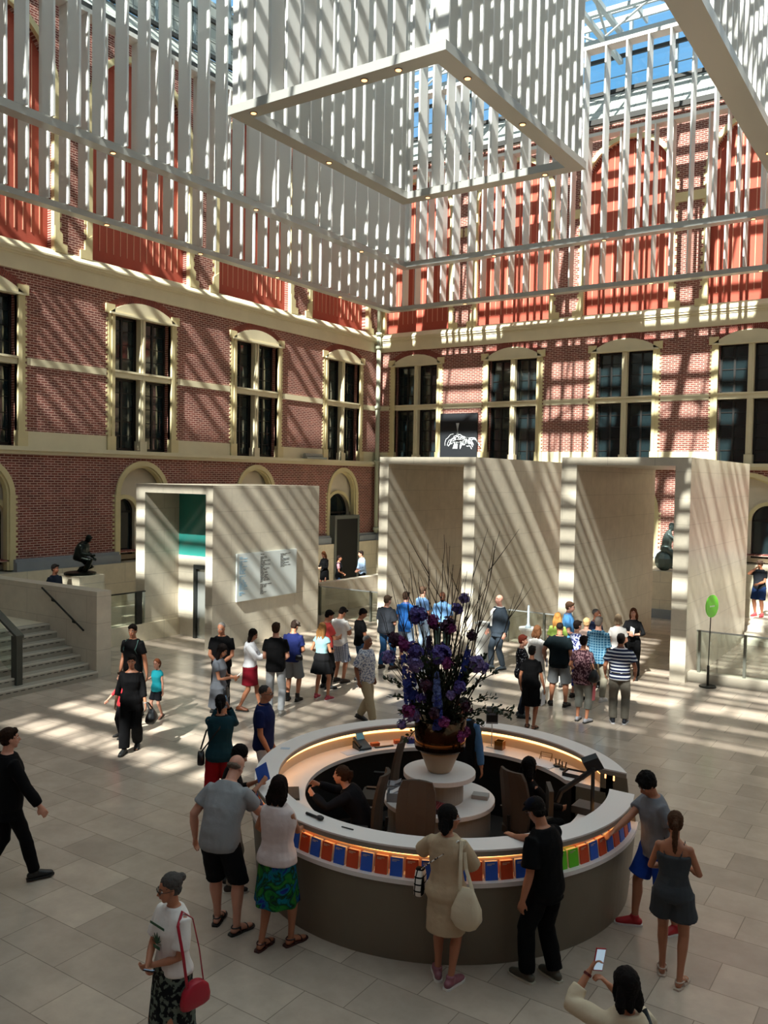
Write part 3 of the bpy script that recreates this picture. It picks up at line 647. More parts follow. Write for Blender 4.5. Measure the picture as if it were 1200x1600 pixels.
# booklets on the lit ledge
MB_COL = {'r': mat('orange_red_booklet_cover', '#c8461f', 0.5, var=0.15, vscale=8), 'b': mat('royal_blue_booklet_cover', '#2257c0', 0.5, var=0.15, vscale=8), 'g': mat('bright_green_booklet_cover', '#62c41f', 0.5, var=0.12, vscale=8)}
M_PAGE = mat('booklet_pages', '#d9d2c0', 0.8); M_COVLINE = mat('pale_cover_print', '#c9b79a', 0.7)
cn = {'r': 'orange red', 'b': 'royal blue', 'g': 'bright green'}
seq = []; N = 46; a = 186.0; k = 0
while a < 368:
    cc = 'b' if k % 2 == 0 else 'r'
    if 332.0 < a < 340.0: cc = 'g'
    seq.append((a, cc)); a += 3.95; k += 1
proto = {}
for cc in 'rbg':
    g = MB(); g.box(-0.062, 0.062, 0.0, 0.012, 0.0, 0.175, 0); g.box(-0.059, 0.061, 0.012, 0.05, 0.003, 0.172, 1); g.box(-0.062, 0.062, 0.05, 0.058, 0, 0.175, 0)
    g.box(-0.045, 0.03, -0.001, 0.0, 0.15, 0.156, 2); g.box(-0.045, 0.0, -0.001, 0.0, 0.138, 0.143, 2)
    proto[cc] = g.build('booklet', [MB_COL[cc], M_PAGE, M_COVLINE]); 
used = set(); greens = 0
for i, (a, cc) in enumerate(seq):
    o = proto[cc] if cc not in used else proto[cc].copy()
    if cc in used: COL.objects.link(o)
    used.add(cc); ar = math.radians(a)
    o.location = pc(a, 2.255, 0.846); o.rotation_euler = (math.radians(-9), 0, ar + pi/2)
    o['category'] = 'booklet'
    if cc == 'g':
        greens += 1; o['label'] = 'bright green booklet on the lit ledge, %s of the green pair' % ('left' if greens == 1 else 'right')
    else:
        zone = 0 if a < 300 else (1 if a < 332 else 2)
        same = sorted([q for q, c_ in seq if c_ == cc and (0 if q < 300 else (1 if q < 332 else 2)) == zone], reverse=(zone == 0))
        OR = ['first', 'second', 'third', 'fourth', 'fifth', 'sixth', 'seventh', 'eighth', 'ninth', 'tenth', 'eleventh', 'twelfth', 'thirteenth', 'fourteenth', 'fifteenth']
        o['label'] = '%s %s booklet on the lit ledge, counted %s' % (OR[same.index(a)], cn[cc], ['leftwards from the beige dress', 'from beige dress to black-clad man', 'rightwards from the green pair'][zone])
    o['group'] = 'booklets on the lit desk ledge'
# centre tables
t = thing('tiered_table', 'two-tier round white table standing inside the desk', 'table', (-5.19, 9.1, 0))
g = MB(); g.lathe([(0.64, 0), (0.64, 0.69)], 48, (-5.22, 9.16, 0)); g.build('drum', mat('grey_drum_front', '#8d8780', 0.5), t, smooth=False)
g = MB(); g.lathe([(0.69, 0.69), (0.69, 0.74), (0.685, 0.745)], 48, (-5.22, 9.16, 0)); g.build('lower_top', M_CORIAN, t)
g = MB(); g.lathe([(0.3, 0.745), (0.3, 1.04)], 36, (-5.19, 9.1, 0)); g.build('drum', mat('grey_drum_front'), t)
g = MB(); g.lathe([(0.445, 1.04), (0.445, 1.095), (0.44, 1.1)], 48, (-5.19, 9.1, 0)); g.build('upper_top', M_CORIAN, t)
# ------------------------------------------------------------------ vase and bouquet
VC = (-5.18, 9.08)
t = thing('flower_vase', 'large bronze glass vase on a tapering cream foot, centre table', 'vase', (VC[0], VC[1], 1.1))
g = MB(); g.lathe([(0.13, 0), (0.15, 0.02), (0.245, 0.25), (0.25, 0.27)], 32, (VC[0], VC[1], 1.1)); g.build('foot', mat('cream_ceramic_foot', '#a09078', 0.4), t, smooth=True)
g = MB(); g.lathe([(0.24, 0.27), (0.305, 0.29), (0.315, 0.33), (0.32, 0.66), (0.30, 0.66), (0.29, 0.45), (0.1, 0.35)], 32, (VC[0], VC[1], 1.1))
g.build('bowl', mat('bronze_mirror_glass', '#3a2512', 0.12, metal=0.85), t, smooth=True)
rr = random.Random(11)
tb = thing('flower_arrangement', 'tall blue, purple and magenta flower arrangement with bare twigs in the bronze vase', 'flowers', (VC[0], VC[1], 1.7))
M_STEM = mat('dark_green_stem', '#22301a', 0.7); M_TWIG = mat('dark_brown_twig', '#2a1f18', 0.8)
M_LEAF = mat('dark_green_leaf', '#1a2c14', 0.6, var=0.4, vscale=6); M_LEAF2 = mat('olive_green_leaf', '#2f3d1e', 0.6, var=0.3, vscale=6)
base = Vector((VC[0], VC[1], 1.62))
Rv = Vector((0.83, 0.556, 0)); Fv = Vector((-0.556, 0.83, 0))     # across and away from the balcony
def dirv(lat, dep, up): return Rv*lat + Fv*dep + Vector((0, 0, up))
def twig(lat, dep, top, n=4):
    tip = base + dirv(lat, dep, top); pts = []; m = 12; st = dirv(lat*0.15 + rr.uniform(-.05, .05), dep*0.15, 0)
    for i in range(m + 1):
        f = i/m; p = base + st*1.0 + (tip - base - st)*f + dirv(0.06*lat*math.sin(f*3), 0.0, -0.05*f*f) + Vector((rr.uniform(-.012, .012), rr.uniform(-.012, .012), 0)); pts.append(p)
    g = MB(); g.tube(pts, [0.011*(1 - 0.75*i/m) for i in range(m + 1)], 5)
    for b in range(n):
        i = rr.randint(4, 10); p = pts[i]; d = (tip - base).normalized() + Vector((rr.uniform(-.6, .6), rr.uniform(-.6, .6), rr.uniform(0, .3))); L = rr.uniform(0.2, 0.5); q = [p]
        for j in range(1, 5): q.append(p + d*L*j/4 + Vector((0, 0, 0.03*j*j/16)))
        g.tube(q, [0.006, 0.005, 0.004, 0.003, 0.002], 4)
    g.build('twig', M_TWIG, tb)
for lat, dep, top in ((-0.62, 0.1, 1.85), (-0.75, 0.2, 1.45), (-0.5, -0.1, 1.95), (-0.42, 0.2, 2.2), (-0.3, 0.1, 2.0), (-0.2, -0.1, 2.35), (-0.08, 0.2, 2.0), (0.0, 0.0, 2.45), (0.08, 0.2, 2.3), (0.2, -0.1, 2.1), (0.3, 0.1, 2.0), (0.4, 0.0, 2.3), (0.5, 0.15, 1.9), (0.6, -0.1, 2.4), (0.68, 0.1, 2.5), (1.0, 0.1, 1.85), (0.35, 0.3, 1.7), (-0.55, 0.3, 1.6), (0.45, -0.2, 1.5), (0.15, 0.3, 1.8), (0.28, -0.2, 1.75), (-0.15, 0.3, 1.7)):
    twig(lat, dep, top)
def leafmesh(g, p, d, L, w):
    d = d.normalized(); s = d.cross(Vector((rr.uniform(-1, 1), rr.uniform(-1, 1), rr.uniform(0.2, 1)))).normalized()*w; up = s.cross(d).normalized()*w*0.4
    g.add([p, p + d*L*0.45 + s + up*0.3, p + d*L, p + d*L*0.45 - s + up*0.3, p + d*L*0.5 - up*0.3], [(0, 1, 4), (1, 2, 4), (2, 3, 4), (3, 0, 4)])
def leafy(lat, dep, top, n, m_, L=0.06, droop=0.0):
    tip = base + dirv(lat, dep, top); g = MB(); pts = []
    for i in range(9):
        f = i/8; pts.append(base + (tip - base)*f + Vector((0, 0, 0.12*math.sin(pi*f) - droop*f*f)))
    g.tube(pts, 0.006, 4)
    for k in range(n):
        f = rr.uniform(0.15, 1.0); p = pts[min(7, int(f*8))].lerp(pts[min(8, int(f*8) + 1)], (f*8) % 1) + Vector((rr.uniform(-.03, .03), rr.uniform(-.03, .03), rr.uniform(-.03, .03)))
        leafmesh(g, p, (tip - base).normalized() + Vector((rr.uniform(-1, 1), rr.uniform(-1, 1), rr.uniform(-.6, .8))), L*rr.uniform(.7, 1.3), L*0.28)
    g.build('leafy_branch', m_, tb, recalc=False)
for k in range(34):
    a = rr.uniform(0, 2*pi); r_ = rr.uniform(0.15, 0.5); leafy(math.cos(a)*r_, math.sin(a)*r_*0.8, rr.uniform(0.15, 0.95), 44, M_LEAF if k % 3 else M_LEAF2, 0.075)
for lat, dep, top, dr in ((0.85, -0.1, 0.2, 0.0), (0.7, 0.1, 0.7, 0), (-0.6, -0.1, 0.42, 0), (-0.5, -0.2, 0.25, 0), (-0.42, -0.2, 0.0, 0.1), (0.5, -0.2, 0.15, 0.05), (0.62, -0.2, 0.45, 0), (-0.7, 0.0, 0.62, 0), (0.55, 0.1, 0.9, 0), (0.9, 0.0, 0.28, 0.05)):
    leafy(lat, dep, top, 60, M_LEAF2 if lat < 0 else M_LEAF, 0.06, dr)
def petal_mat(nm, col): return mat(nm, col, 0.6, var=0.35, vscale=20)
PM = {'blue': petal_mat('delphinium_blue_petal', '#283990'), 'pale': petal_mat('pale_blue_petal', '#5a6da8'), 'violet': petal_mat('violet_petal', '#4b3d88'), 'mag': petal_mat('magenta_petal', '#752064'), 'plum': petal_mat('plum_petal', '#3a1230'), 'lil': petal_mat('lilac_petal', '#7566a0')}
def floret(g, p, r, n=5, up=None):
    up = (up or Vector((rr.uniform(-1, 1), rr.uniform(-1, 1), rr.uniform(0, 1)))).normalized(); a = up.orthogonal().normalized(); b = up.cross(a)
    for i in range(n):
        t0 = 2*pi*i/n + rr.random()*0.3; d = a*math.cos(t0) + b*math.sin(t0); s = up.cross(d)*r*0.42
        g.add([p, p + d*r*0.6 + s + up*r*0.3, p + d*r + up*r*0.15, p + d*r*0.6 - s + up*r*0.3], [(0, 1, 2), (0, 2, 3)])
def stem(g, tip): g.tube([base + (tip - base)*f + Vector((0, 0, 0.08*math.sin(pi*f))) for f in (0, .25, .5, .75, 1)], 0.007, 5)
def spike(lat, dep, z0, z1, m_):          # delphinium
    g = MB(); tip = base + dirv(lat, dep, z1); lo = base + dirv(lat*0.8, dep*0.8, z0)
    for k in range(80):
        f = rr.random(); p = lo.lerp(tip, f); a = rr.uniform(0, 2*pi); rad = 0.055*(1 - 0.65*f); d = Vector((math.cos(a), math.sin(a), 0.1)); floret(g, p + d*rad, 0.036*(1.1 - 0.4*f), 5, d)
    f_ = g.build('delphinium_spike', PM[m_], tb, recalc=False); g = MB(); stem(g, tip); q = g.build('stem', M_STEM, f_)
def ballf(lat, dep, z, r, m_, nm='flower_head', n=90):
    c0 = base + dirv(lat, dep, z); g = MB()
    for k in range(n):
        v = Vector((rr.gauss(0, 1), rr.gauss(0, 1), rr.gauss(0, 1))).normalized(); floret(g, c0 + v*r*rr.uniform(.35, 1.12), r*rr.uniform(.3, .5), 5, v + Vector((rr.uniform(-.6, .6), rr.uniform(-.6, .6), rr.uniform(-.3, .6))))
    f_ = g.build(nm, PM[m_], tb, recalc=False); g = MB(); stem(g, c0); g.build('stem', M_STEM, f_)
spike(-0.48, -0.2, 0.35, 0.95, 'blue'); spike(-0.40, -0.1, 0.25, 1.0, 'blue'); spike(-0.08, -0.35, 0.35, 0.78, 'pale'); spike(-0.06, -0.36, 0.1, 0.6, 'blue'); spike(0.32, -0.1, 0.6, 1.05, 'blue'); spike(-0.15, 0.2, 0.6, 1.1, 'violet')
for a in ((-0.02, -0.25, 0.98, 0.11, 'violet'), (-0.34, -0.15, 1.0, 0.09, 'violet'), (-0.33, -0.2, 0.84, 0.09, 'lil'), (-0.46, -0.1, 1.05, 0.07, 'mag'), (-0.58, 0.0, 1.1, 0.08, 'plum'), (-0.52, 0.0, 1.08, 0.06, 'mag'), (-0.66, -0.1, 0.9, 0.08, 'lil'), (-0.3, 0.1, 1.38, 0.1, 'violet'),
          (-0.12, 0.0, 1.34, 0.07, 'mag'), (-0.1, 0.0, 1.28, 0.06, 'plum'), (0.06, 0.0, 1.28, 0.09, 'plum'), (0.1, -0.05, 1.25, 0.06, 'mag'), (0.04, -0.35, 0.9, 0.06, 'mag'), (0.42, -0.15, 0.85, 0.09, 'lil'), (0.5, -0.1, 0.8, 0.07, 'violet'), (0.38, 0.1, 1.15, 0.06, 'plum'), (-0.36, -0.2, 0.24, 0.09, 'lil'), (-0.4, -0.25, 0.3, 0.07, 'mag'),
          (0.3, -0.25, 0.35, 0.06, 'plum'), (-0.1, -0.38, 0.3, 0.06, 'plum'), (0.02, -0.4, 0.2, 0.06, 'mag'), (0.2, -0.3, 0.6, 0.07, 'violet'), (-0.2, -0.3, 0.62, 0.07, 'plum'), (-0.48, -0.25, 0.12, 0.055, 'lil'), (0.18, 0.0, 1.5, 0.06, 'violet'), (0.28, 0.15, 1.6, 0.06, 'lil'), (-0.25, -0.25, 0.45, 0.06, 'violet'), (0.1, -0.3, 0.5, 0.05, 'lil'),
          (0.22, -0.2, -0.02, 0.07, 'mag'), (0.3, -0.1, 0.0, 0.06, 'mag')):
    ballf(*a)
# ------------------------------------------------------------------ office chairs
M_CHB = mat('brown_mesh_upholstery', '#4a3d33', 0.8); M_BLK = mat('black_plastic', '#141414', 0.5)
def office_chair(loc, rz, label):
    t = thing('office_chair', label, 'chair', (loc[0], loc[1], 0), rz)
    g = MB()   # seat, faces +y locally
    g.loft([[Vector((x*0.24, y*0.23, z)) for x, y in ((-1, -.8), (-.8, -1), (.8, -1), (1, -.8), (1, .8), (.8, 1), (-.8, 1), (-1, .8))] for z in (0.42, 0.5)]); g.build('seat', M_CHB, t, local=True)
    g = MB(); rings = []
    for k in range(9):
        f = k/8; z = 0.52 + 0.72*f; y = -0.22 - 0.09*f + 0.03*math.sin(pi*f); w = 0.2 + 0.03*math.sin(pi*f) - 0.03*(f > 0.95)
        rings.append([Vector((x*w, y - 0.05*abs(x)**2*-1 + o, z)) for x, o in ((-1, 0), (-.5, 0), (0, 0), (.5, 0), (1, 0), (1, -.035), (.5, -.04), (0, -.045), (-.5, -.04), (-1, -.035))])
    g.loft(rings); g.build('backrest', M_CHB, t, local=True, smooth=False)
    g = MB(); g.tube([(0, 0, 0.1), (0, 0, 0.42)], 0.03, 10); g.tube([(0, -0.1, 0.4), (0, -0.3, 0.45), (0, -0.32, 0.7)], 0.02, 6); g.build('post', M_BLK, t, local=True)
    for k in range(5):
        a = 2*pi*k/5 + 0.3; g = MB(); g.tube([(0, 0, 0.13), (0.3*math.cos(a), 0.3*math.sin(a), 0.075)], [0.03, 0.018], 6); lg = g.build('leg', M_BLK, t, local=True)
        g = MB(); cx, cy = 0.3*math.cos(a), 0.3*math.sin(a); g.tube([(cx - 0.02, cy, 0.032), (cx + 0.02, cy, 0.032)], 0.03, 10); g.build('castor', M_BLK, lg, local=True)
    for s_ in (-1, 1):
        g = MB(); g.tube([(s_*0.24, -0.05, 0.45), (s_*0.29, -0.05, 0.52), (s_*0.29, -0.05, 0.66)], 0.014, 6); g.box(s_*0.29 - 0.03, s_*0.29 + 0.03, -0.15, 0.12, 0.66, 0.685); g.build('armrest', M_BLK, t, local=True)
    return t
office_chair((-6.25, 9.35), math.radians(115), 'brown high-backed office chair at the back left inside the desk')
office_chair((-5.74, 8.2), math.radians(112), 'brown office chair behind the leaning staff woman')
office_chair((-4.9, 8.0), math.radians(200), 'brown office chair in front of the tiered table, behind the beige dress')
office_chair((-4.2, 9.53), math.radians(-20), 'dark office chair under the staff member on the right of the desk')
# ------------------------------------------------------------------ things on the desk
def oriented(a): return math.radians(a) + pi/2
def desk_phone(a, label):
    p = pc(a, 1.84, 0.9); t = thing('desk_phone', label, 'telephone', p, oriented(a) + pi)
    g = MB(); g.prism([(-0.1, -0.09, 0), (-0.1, 0.1, 0), (-0.1, 0.1, 0.1), (-0.1, -0.09, 0.03)], (0.2, 0, 0)); g.build('phone_body', mat('slate_phone_plastic', '#1d2c33', 0.4), t, local=True)
    g = MB(); g.tube([(-0.075, -0.08, 0.06), (-0.075, 0.1, 0.135)], 0.022, 8); g.build('handset', M_BLK, t, local=True)
    g = MB(); g.prism([(-0.02, 0.1, 0.1), (0.1, 0.1, 0.1), (0.1, 0.16, 0.2), (-0.02, 0.16, 0.2)], (0, 0.012, 0)); g.build('phone_screen', mat('pale_phone_display', '#7fb6c4', 0.2), t, local=True)
desk_phone(157, 'slate desk phone on the back left work top'); desk_phone(106, 'slate desk phone on the work top right of the vase')
def simple(nm, label, cat, p, size, m_, rz=0.0, group=None):
    g = MB(); g.box(-size[0]/2, size[0]/2, -size[1]/2, size[1]/2, 0, size[2]); o = g.build(nm, m_); o.location = p; o.rotation_euler = (0, 0, rz); return tag(o, label, cat, group)
M_PAPER = mat('white_paper', '#cfd0d6', 0.7)
def carton(label, a, size, m_):
    t = thing('small_box', label, 'box', pc(a, 1.88, 0.9), oriented(a)); g = MB(); x, y, z = size; g.box(-x/2, x/2, -y/2, y/2, 0, z); g.build('box_body', m_, t, local=True)
    g = MB(); g.box(-x/2 - .002, x/2 + .002, -y/2 - .002, y/2 + .002, z*0.7, z + 0.002); g.build('lid', m_, t, local=True)
carton('small orange box on the lit work top left of the vase', 139, (0.13, 0.08, 0.05), mat('orange_card', '#c2521c', 0.6)); carton('dark blue box next to the small orange box', 133, (0.16, 0.1, 0.07), mat('indigo_card', '#272c78', 0.6))
carton('flat orange box beside the back left desk phone', 150, (0.12, 0.07, 0.04), mat('orange_card')); carton('patterned orange packet against the lit wall by the vase', 124, (0.2, 0.07, 0.06), mat('orange_red_packet', '#d14e22', 0.6, var=0.8, vscale=30))
for a, r_, lb in ((163, 1.8, 'white sheet of paper on the left work top'), (72, 1.8, 'white notes lying on the right rear work top'), (68, 1.75, 'second white sheet overlapping the notes on the right rear')):
    g = MB(); g.prism([(-0.15, -0.1, 0), (0.15, -0.09, 0), (0.16, 0.1, 0), (-0.13, 0.11, 0)], (0, 0, 0.003)); o = g.build('paper_sheet', M_PAPER); o.location = pc(a, r_, 0.901 if a != 68 else 0.905); o.rotation_euler = (0, 0, oriented(a) + (0.3 if a == 68 else 0)); tag(o, lb, 'paper')
g = MB(); g.prism([(-0.14, -0.02, 0), (0.14, -0.02, 0), (0.14, 0.02, 0), (-0.14, 0.02, 0)], (0, 0, 0.015)); o = g.build('tablet', M_BLK); o.location = pc(147, 1.78, 0.9); o.rotation_euler = (0, 0, oriented(147)); tag(o, 'thin dark folder on the rear left work top', 'folder')
# counter sign on a thin pole
p = pc(98, 1.9, 0.9); t = thing('counter_sign', 'small grey and black sign card on a thin pole, rear counter', 'sign', p)
g = MB(); g.box(p.x - 0.06, p.x + 0.06, p.y - 0.05, p.y + 0.05, 0.9, 0.91); g.tube([(p.x, p.y, 0.91), (p.x, p.y, 1.24)], 0.007, 6); g.build('pole', M_STEEL, t)
fx = Vector((0.86, 0.5, 0)); fn = Vector((0.5, -0.86, 0)); c0 = Vector((p.x, p.y, 1.36))
g = MB(); g.obox(c0, fx*0.085, fn*0.006, Vector((0, 0, 0.125))); cdd = g.build('sign_card', mat('pale_card_border', '#8f9192', 0.5), t)
g = MB(); g.obox(c0 + fn*0.0065 + Vector((0, 0, 0.055)), fx*0.078, fn*0.001, Vector((0, 0, 0.05))); g.build('grey_field', mat('grey_sign_field', '#5c5f6b', 0.5), t)
g = MB(); g.obox(c0 + fn*0.0065 + Vector((0, 0, -0.05)), fx*0.078, fn*0.001, Vector((0, 0, 0.052))); g.build('black_field', mat('black_sign_field', '#07080b', 0.5), t)
g = MB()
for k in range(3):
    for j in range(6 - k): g.obox(c0 + fn*0.0085 + fx*(-0.06 + 0.02*j) + Vector((0, 0, 0.09 - 0.022*k)), fx*0.007, fn*0.0006, Vector((0, 0, 0.005)))
g.build('sign_lettering', mat('dark_sign_letter', '#34353c', 0.6), t)
# candle glass
t = thing('glass_jar', 'square amber glass jar standing against the lit rear wall', 'jar', pc(94, 1.88, 0.9), oriented(94))
g = MB()
for a_ in ((-.06, .06, -.06, -.055), (-.06, .06, .055, .06), (-.06, -.055, -.055, .055), (.055, .06, -.055, .055), (-.055, .055, -.055, .055)): 
    g.box(a_[0], a_[1], a_[2], a_[3], 0, 0.12 if a_[0] != -.055 or a_[1] != .055 else 0.015)
g.build('glass_sides', mat('amber_glass', '#7a4a18', 0.1), t, local=True); g = MB(); g.box(-.05, .05, -.05, .05, 0.016, 0.04); g.build('contents', mat('dark_sweets', '#2a1a14', 0.6), t, local=True)
# charging stands and cable tray
for a, lb in ((64, 'black cradle with two upright handsets, nearer the notes'), (60, 'black cradle with two upright handsets, nearer the desk end')):
    t = thing('charging_stand', lb, 'charger', pc(a, 1.86, 0.9)); q = pc(a, 1.86, 0.9)
    g = MB(); g.lathe([(0.055, 0), (0.055, 0.02), (0.04, 0.03)], 14, q); g.build('base', M_BLK, t)
    for s_ in (-1, 1): g = MB(); g.tube([q + Vector((s_*0.02, 0, 0.02)), q + Vector((s_*0.03, 0.01, 0.1))], 0.01, 6); g.build('handset', M_BLK, t)
t = thing('literature_rack', 'small amber wire rack lying against the lit rear wall', 'rack', pc(75, 1.93, 0.9)); q = pc(75, 1.93, 0.9)
g = MB()
for dx in (0, 0.16): g.tube([q + Vector((dx, 0, 0)), q + Vector((dx, 0, 0.09)), q + Vector((dx, -0.06, 0.0))], 0.005, 5)
for dz in (0.03, 0.09): g.tube([q + Vector((0, 0, dz)), q + Vector((0.16, -0.0, dz))], 0.005, 5)
g.build('wire_frame', mat('amber_wire', '#7a5a2c', 0.4), t)
t = thing('document_tray', 'shallow dark tray with white papers at the rear desk end', 'tray', pc(52, 1.86, 0.9)); q = pc(52, 1.86, 0.9)
g = MB(); g.box(q.x - 0.14, q.x + 0.14, q.y - 0.1, q.y + 0.1, 0.9, 0.905)
for b_ in ((-.14, .14, -.1, -.095), (-.14, .14, .095, .1), (-.14, -.135, -.1, .1), (.135, .14, -.1, .1)): g.box(q.x + b_[0], q.x + b_[1], q.y + b_[2], q.y + b_[3], 0.905, 0.95)
g.build('tray_body', M_BLK, t); g = MB(); g.box(q.x - 0.12, q.x + 0.11, q.y - 0.08, q.y + 0.08, 0.906, 0.93); g.build('paper_pile', M_PAPER, t)
# till with screen on an arm, right of the opening
q = pc(4, 1.86, 0.9)
t = thing('till_terminal', 'black till screen on an angled arm at the right end of the desk', 'till', q)
g = MB(); g.tube([q + Vector((0, 0, 0)), q + Vector((0, 0, 0.62))], 0.022, 8); g.box(q.x - 0.08, q.x + 0.08, q.y - 0.08, q.y + 0.08, 0.9, 0.92); g.build('pole', M_BLK, t)
g = MB(); g.tube([q + Vector((0.0, 0, 0.6)), q + Vector((-0.32, -0.12, 0.32)), q + Vector((-0.36, -0.14, 0.2))], 0.03, 8); g.build('arm', M_BLK, t)
g = MB(); g.obox(q + Vector((-0.02, 0.02, 0.66)), Vector((0.07, 0.05, 0.03)), Vector((-0.02, 0.015, 0.02)), Vector((-0.03, -0.02, 0.06))); g.build('card_reader', M_BLK, t)
g = MB(); g.obox(q + Vector((-0.44, -0.16, 0.22)), Vector((0.02, 0.015, 0.0)), Vector((-0.08, 0.14, 0)), Vector((0, 0, 0.14))); g.build('screen', M_BLK, t)
g = MB(); g.box(q.x - 0.3, q.x + 0.05, q.y + 0.15, q.y + 0.4, 0.9, 0.98); g.build('printer', mat('charcoal_printer', '#26282b', 0.5), t)
rr2 = random.Random(5)
M_LF = [mat('photo_leaflet_%s' % nm_, cl_, 0.5, var=0.9, vscale=25) for nm_, cl_ in (('grey', '#5a606b'), ('brown', '#8a5a3f'), ('pale', '#b9b6b4'), ('dark', '#23262e'))]
for k, (a, rad) in enumerate(((-22, 1.8), (-19, 1.86), (-16, 1.78), (-13, 1.88), (-10, 1.76), (-7, 1.85), (-25, 1.84), (-28, 1.79), (16, 1.8), (12, 1.87))):
    g = MB(); g.box(-0.1, 0.1, -0.07, 0.07, 0, 0.02); o = g.build('leaflet_stack', M_LF[k % 4]); o.location = pc(a, rad, 0.901); o.rotation_euler = (0, 0, oriented(a) + rr2.uniform(-.5, .5))
    tag(o, '%s leaflet stack in the clutter by the till, %s' % (['grey', 'brown', 'pale', 'dark'][k % 4], ['nearest the cap', 'beside the brown pile', 'against the counter edge', 'under the till arm', 'on the inner edge', 'behind the till arm', 'at the left end of the clutter', 'leftmost by the cap', 'at the desk gap, inner', 'at the desk gap, outer'][k]), 'leaflets')
# keyboard, scanner, pen
t = thing('keyboard', 'black keyboard on the counter in front of the leaning staff woman', 'keyboard', pc(-139, 1.8, 0.9), oriented(-139))
g = MB(); g.box(-0.2, 0.2, -0.07, 0.07, 0, 0.02); g.build('case', M_BLK, t, local=True)
g = MB()
for i in range(14):
    for j in range(4): g.box(-0.185 + i*0.027, -0.163 + i*0.027, -0.055 + j*0.028, -0.033 + j*0.028, 0.02, 0.026)
g.build('keys', mat('dark_key', '#24262a', 0.5), t, local=True)
t = thing('barcode_scanner', 'black hand scanner lying on the front counter top', 'scanner', pc(-99, 2.1, 1.15), oriented(-99))
g = MB(); g.tube([(-0.13, 0, 0.015), (0.05, 0, 0.018)], 0.015, 8); g.build('handle', M_BLK, t, local=True); g = MB(); g.ball((0.08, 0.0, 0.025), (0.05, 0.035, 0.025)); g.build('scanner_head', M_BLK, t, local=True)
g = MB(); g.tube([(-0.07, 0, 0.007), (0.07, 0, 0.007)], [0.006, 0.007], 6); o = g.build('pen', M_BLK); o.location = pc(-87, 2.1, 1.15); o.rotation_euler = (0, 0, oriented(-87)); tag(o, 'black pen on the front counter left of the beige dress', 'pen')
g = MB(); g.box(-0.06, 0.06, -0.035, 0.035, 0, 0.003); o = g.build('sticker_notice', mat('pale_blue_sticker', '#aebccb', 0.4)); o.location = pc(-166, 2.12, 1.15); o.rotation_euler = (0, 0, 0.5); tag(o, 'small pale blue sticker on the left counter top', 'sticker')
# grey trays and piles on the tiered table
for i, (x, y, lb) in enumerate(((-5.72, 8.98, 'grey paper tray at the left rim of the lower table top'), (-5.58, 8.76, 'grey paper tray with a white sheaf beside the chair back'))):
    t = thing('paper_tray', lb, 'tray', (x, y, 0.745), 0.5)
    g = MB(); g.box(-0.13, 0.13, -0.1, 0.1, 0, 0.01)
    for b_ in ((-.13, .13, -.1, -.092), (-.13, .13, .092, .1), (-.13, -.122, -.1, .1), (.122, .13, -.1, .1)): g.box(b_[0], b_[1], b_[2], b_[3], 0.0, 0.11)
    g.build('tray_body', mat('mid_grey_tray', '#8b8d92', 0.5), t, local=True)
    g = MB(); g.obox((0, 0, 0.09), (0.1, 0, 0.03*i), (0, 0.08, 0.0), (0, 0, 0.02)); g.obox((-0.03, 0.0, 0.11), (0.07, 0, 0.04), (0, 0.06, 0.0), (0, 0, 0.008)); g.build('papers', M_PAPER if i else mat('mixed_papers', '#777d86', 0.7, var=0.6, vscale=30), t, local=True)
g = MB(); g.box(-0.1, 0.1, -0.07, 0.07, 0, 0.05); o = g.build('paper_pile', mat('grey_paper_pile', '#9a9895', 0.7)); o.location = (-4.78, 9.42, 0.745); o.rotation_euler = (0, 0, 0.3); tag(o, 'low pile of grey papers on the lower table right side', 'papers')
t = thing('leaflet_basket', 'dark basket of red leaflets on the lower table front', 'basket', (-4.96, 8.72, 0.745)); g = MB(); g.box(-5.08, -4.84, 8.64, 8.8, 0.745, 0.8); g.build('basket_body', mat('dark_red_basket', '#2d1412', 0.7), t)
g = MB()
for k in range(7): g.obox((-5.05 + 0.032*k, 8.72, 0.81), (0.012, 0.0, 0.0), (0, 0.065, 0.02), (0, 0, 0.012))
g.build('red_leaflets', mat('dusty_red_leaflet', '#7a2f30', 0.7), t)
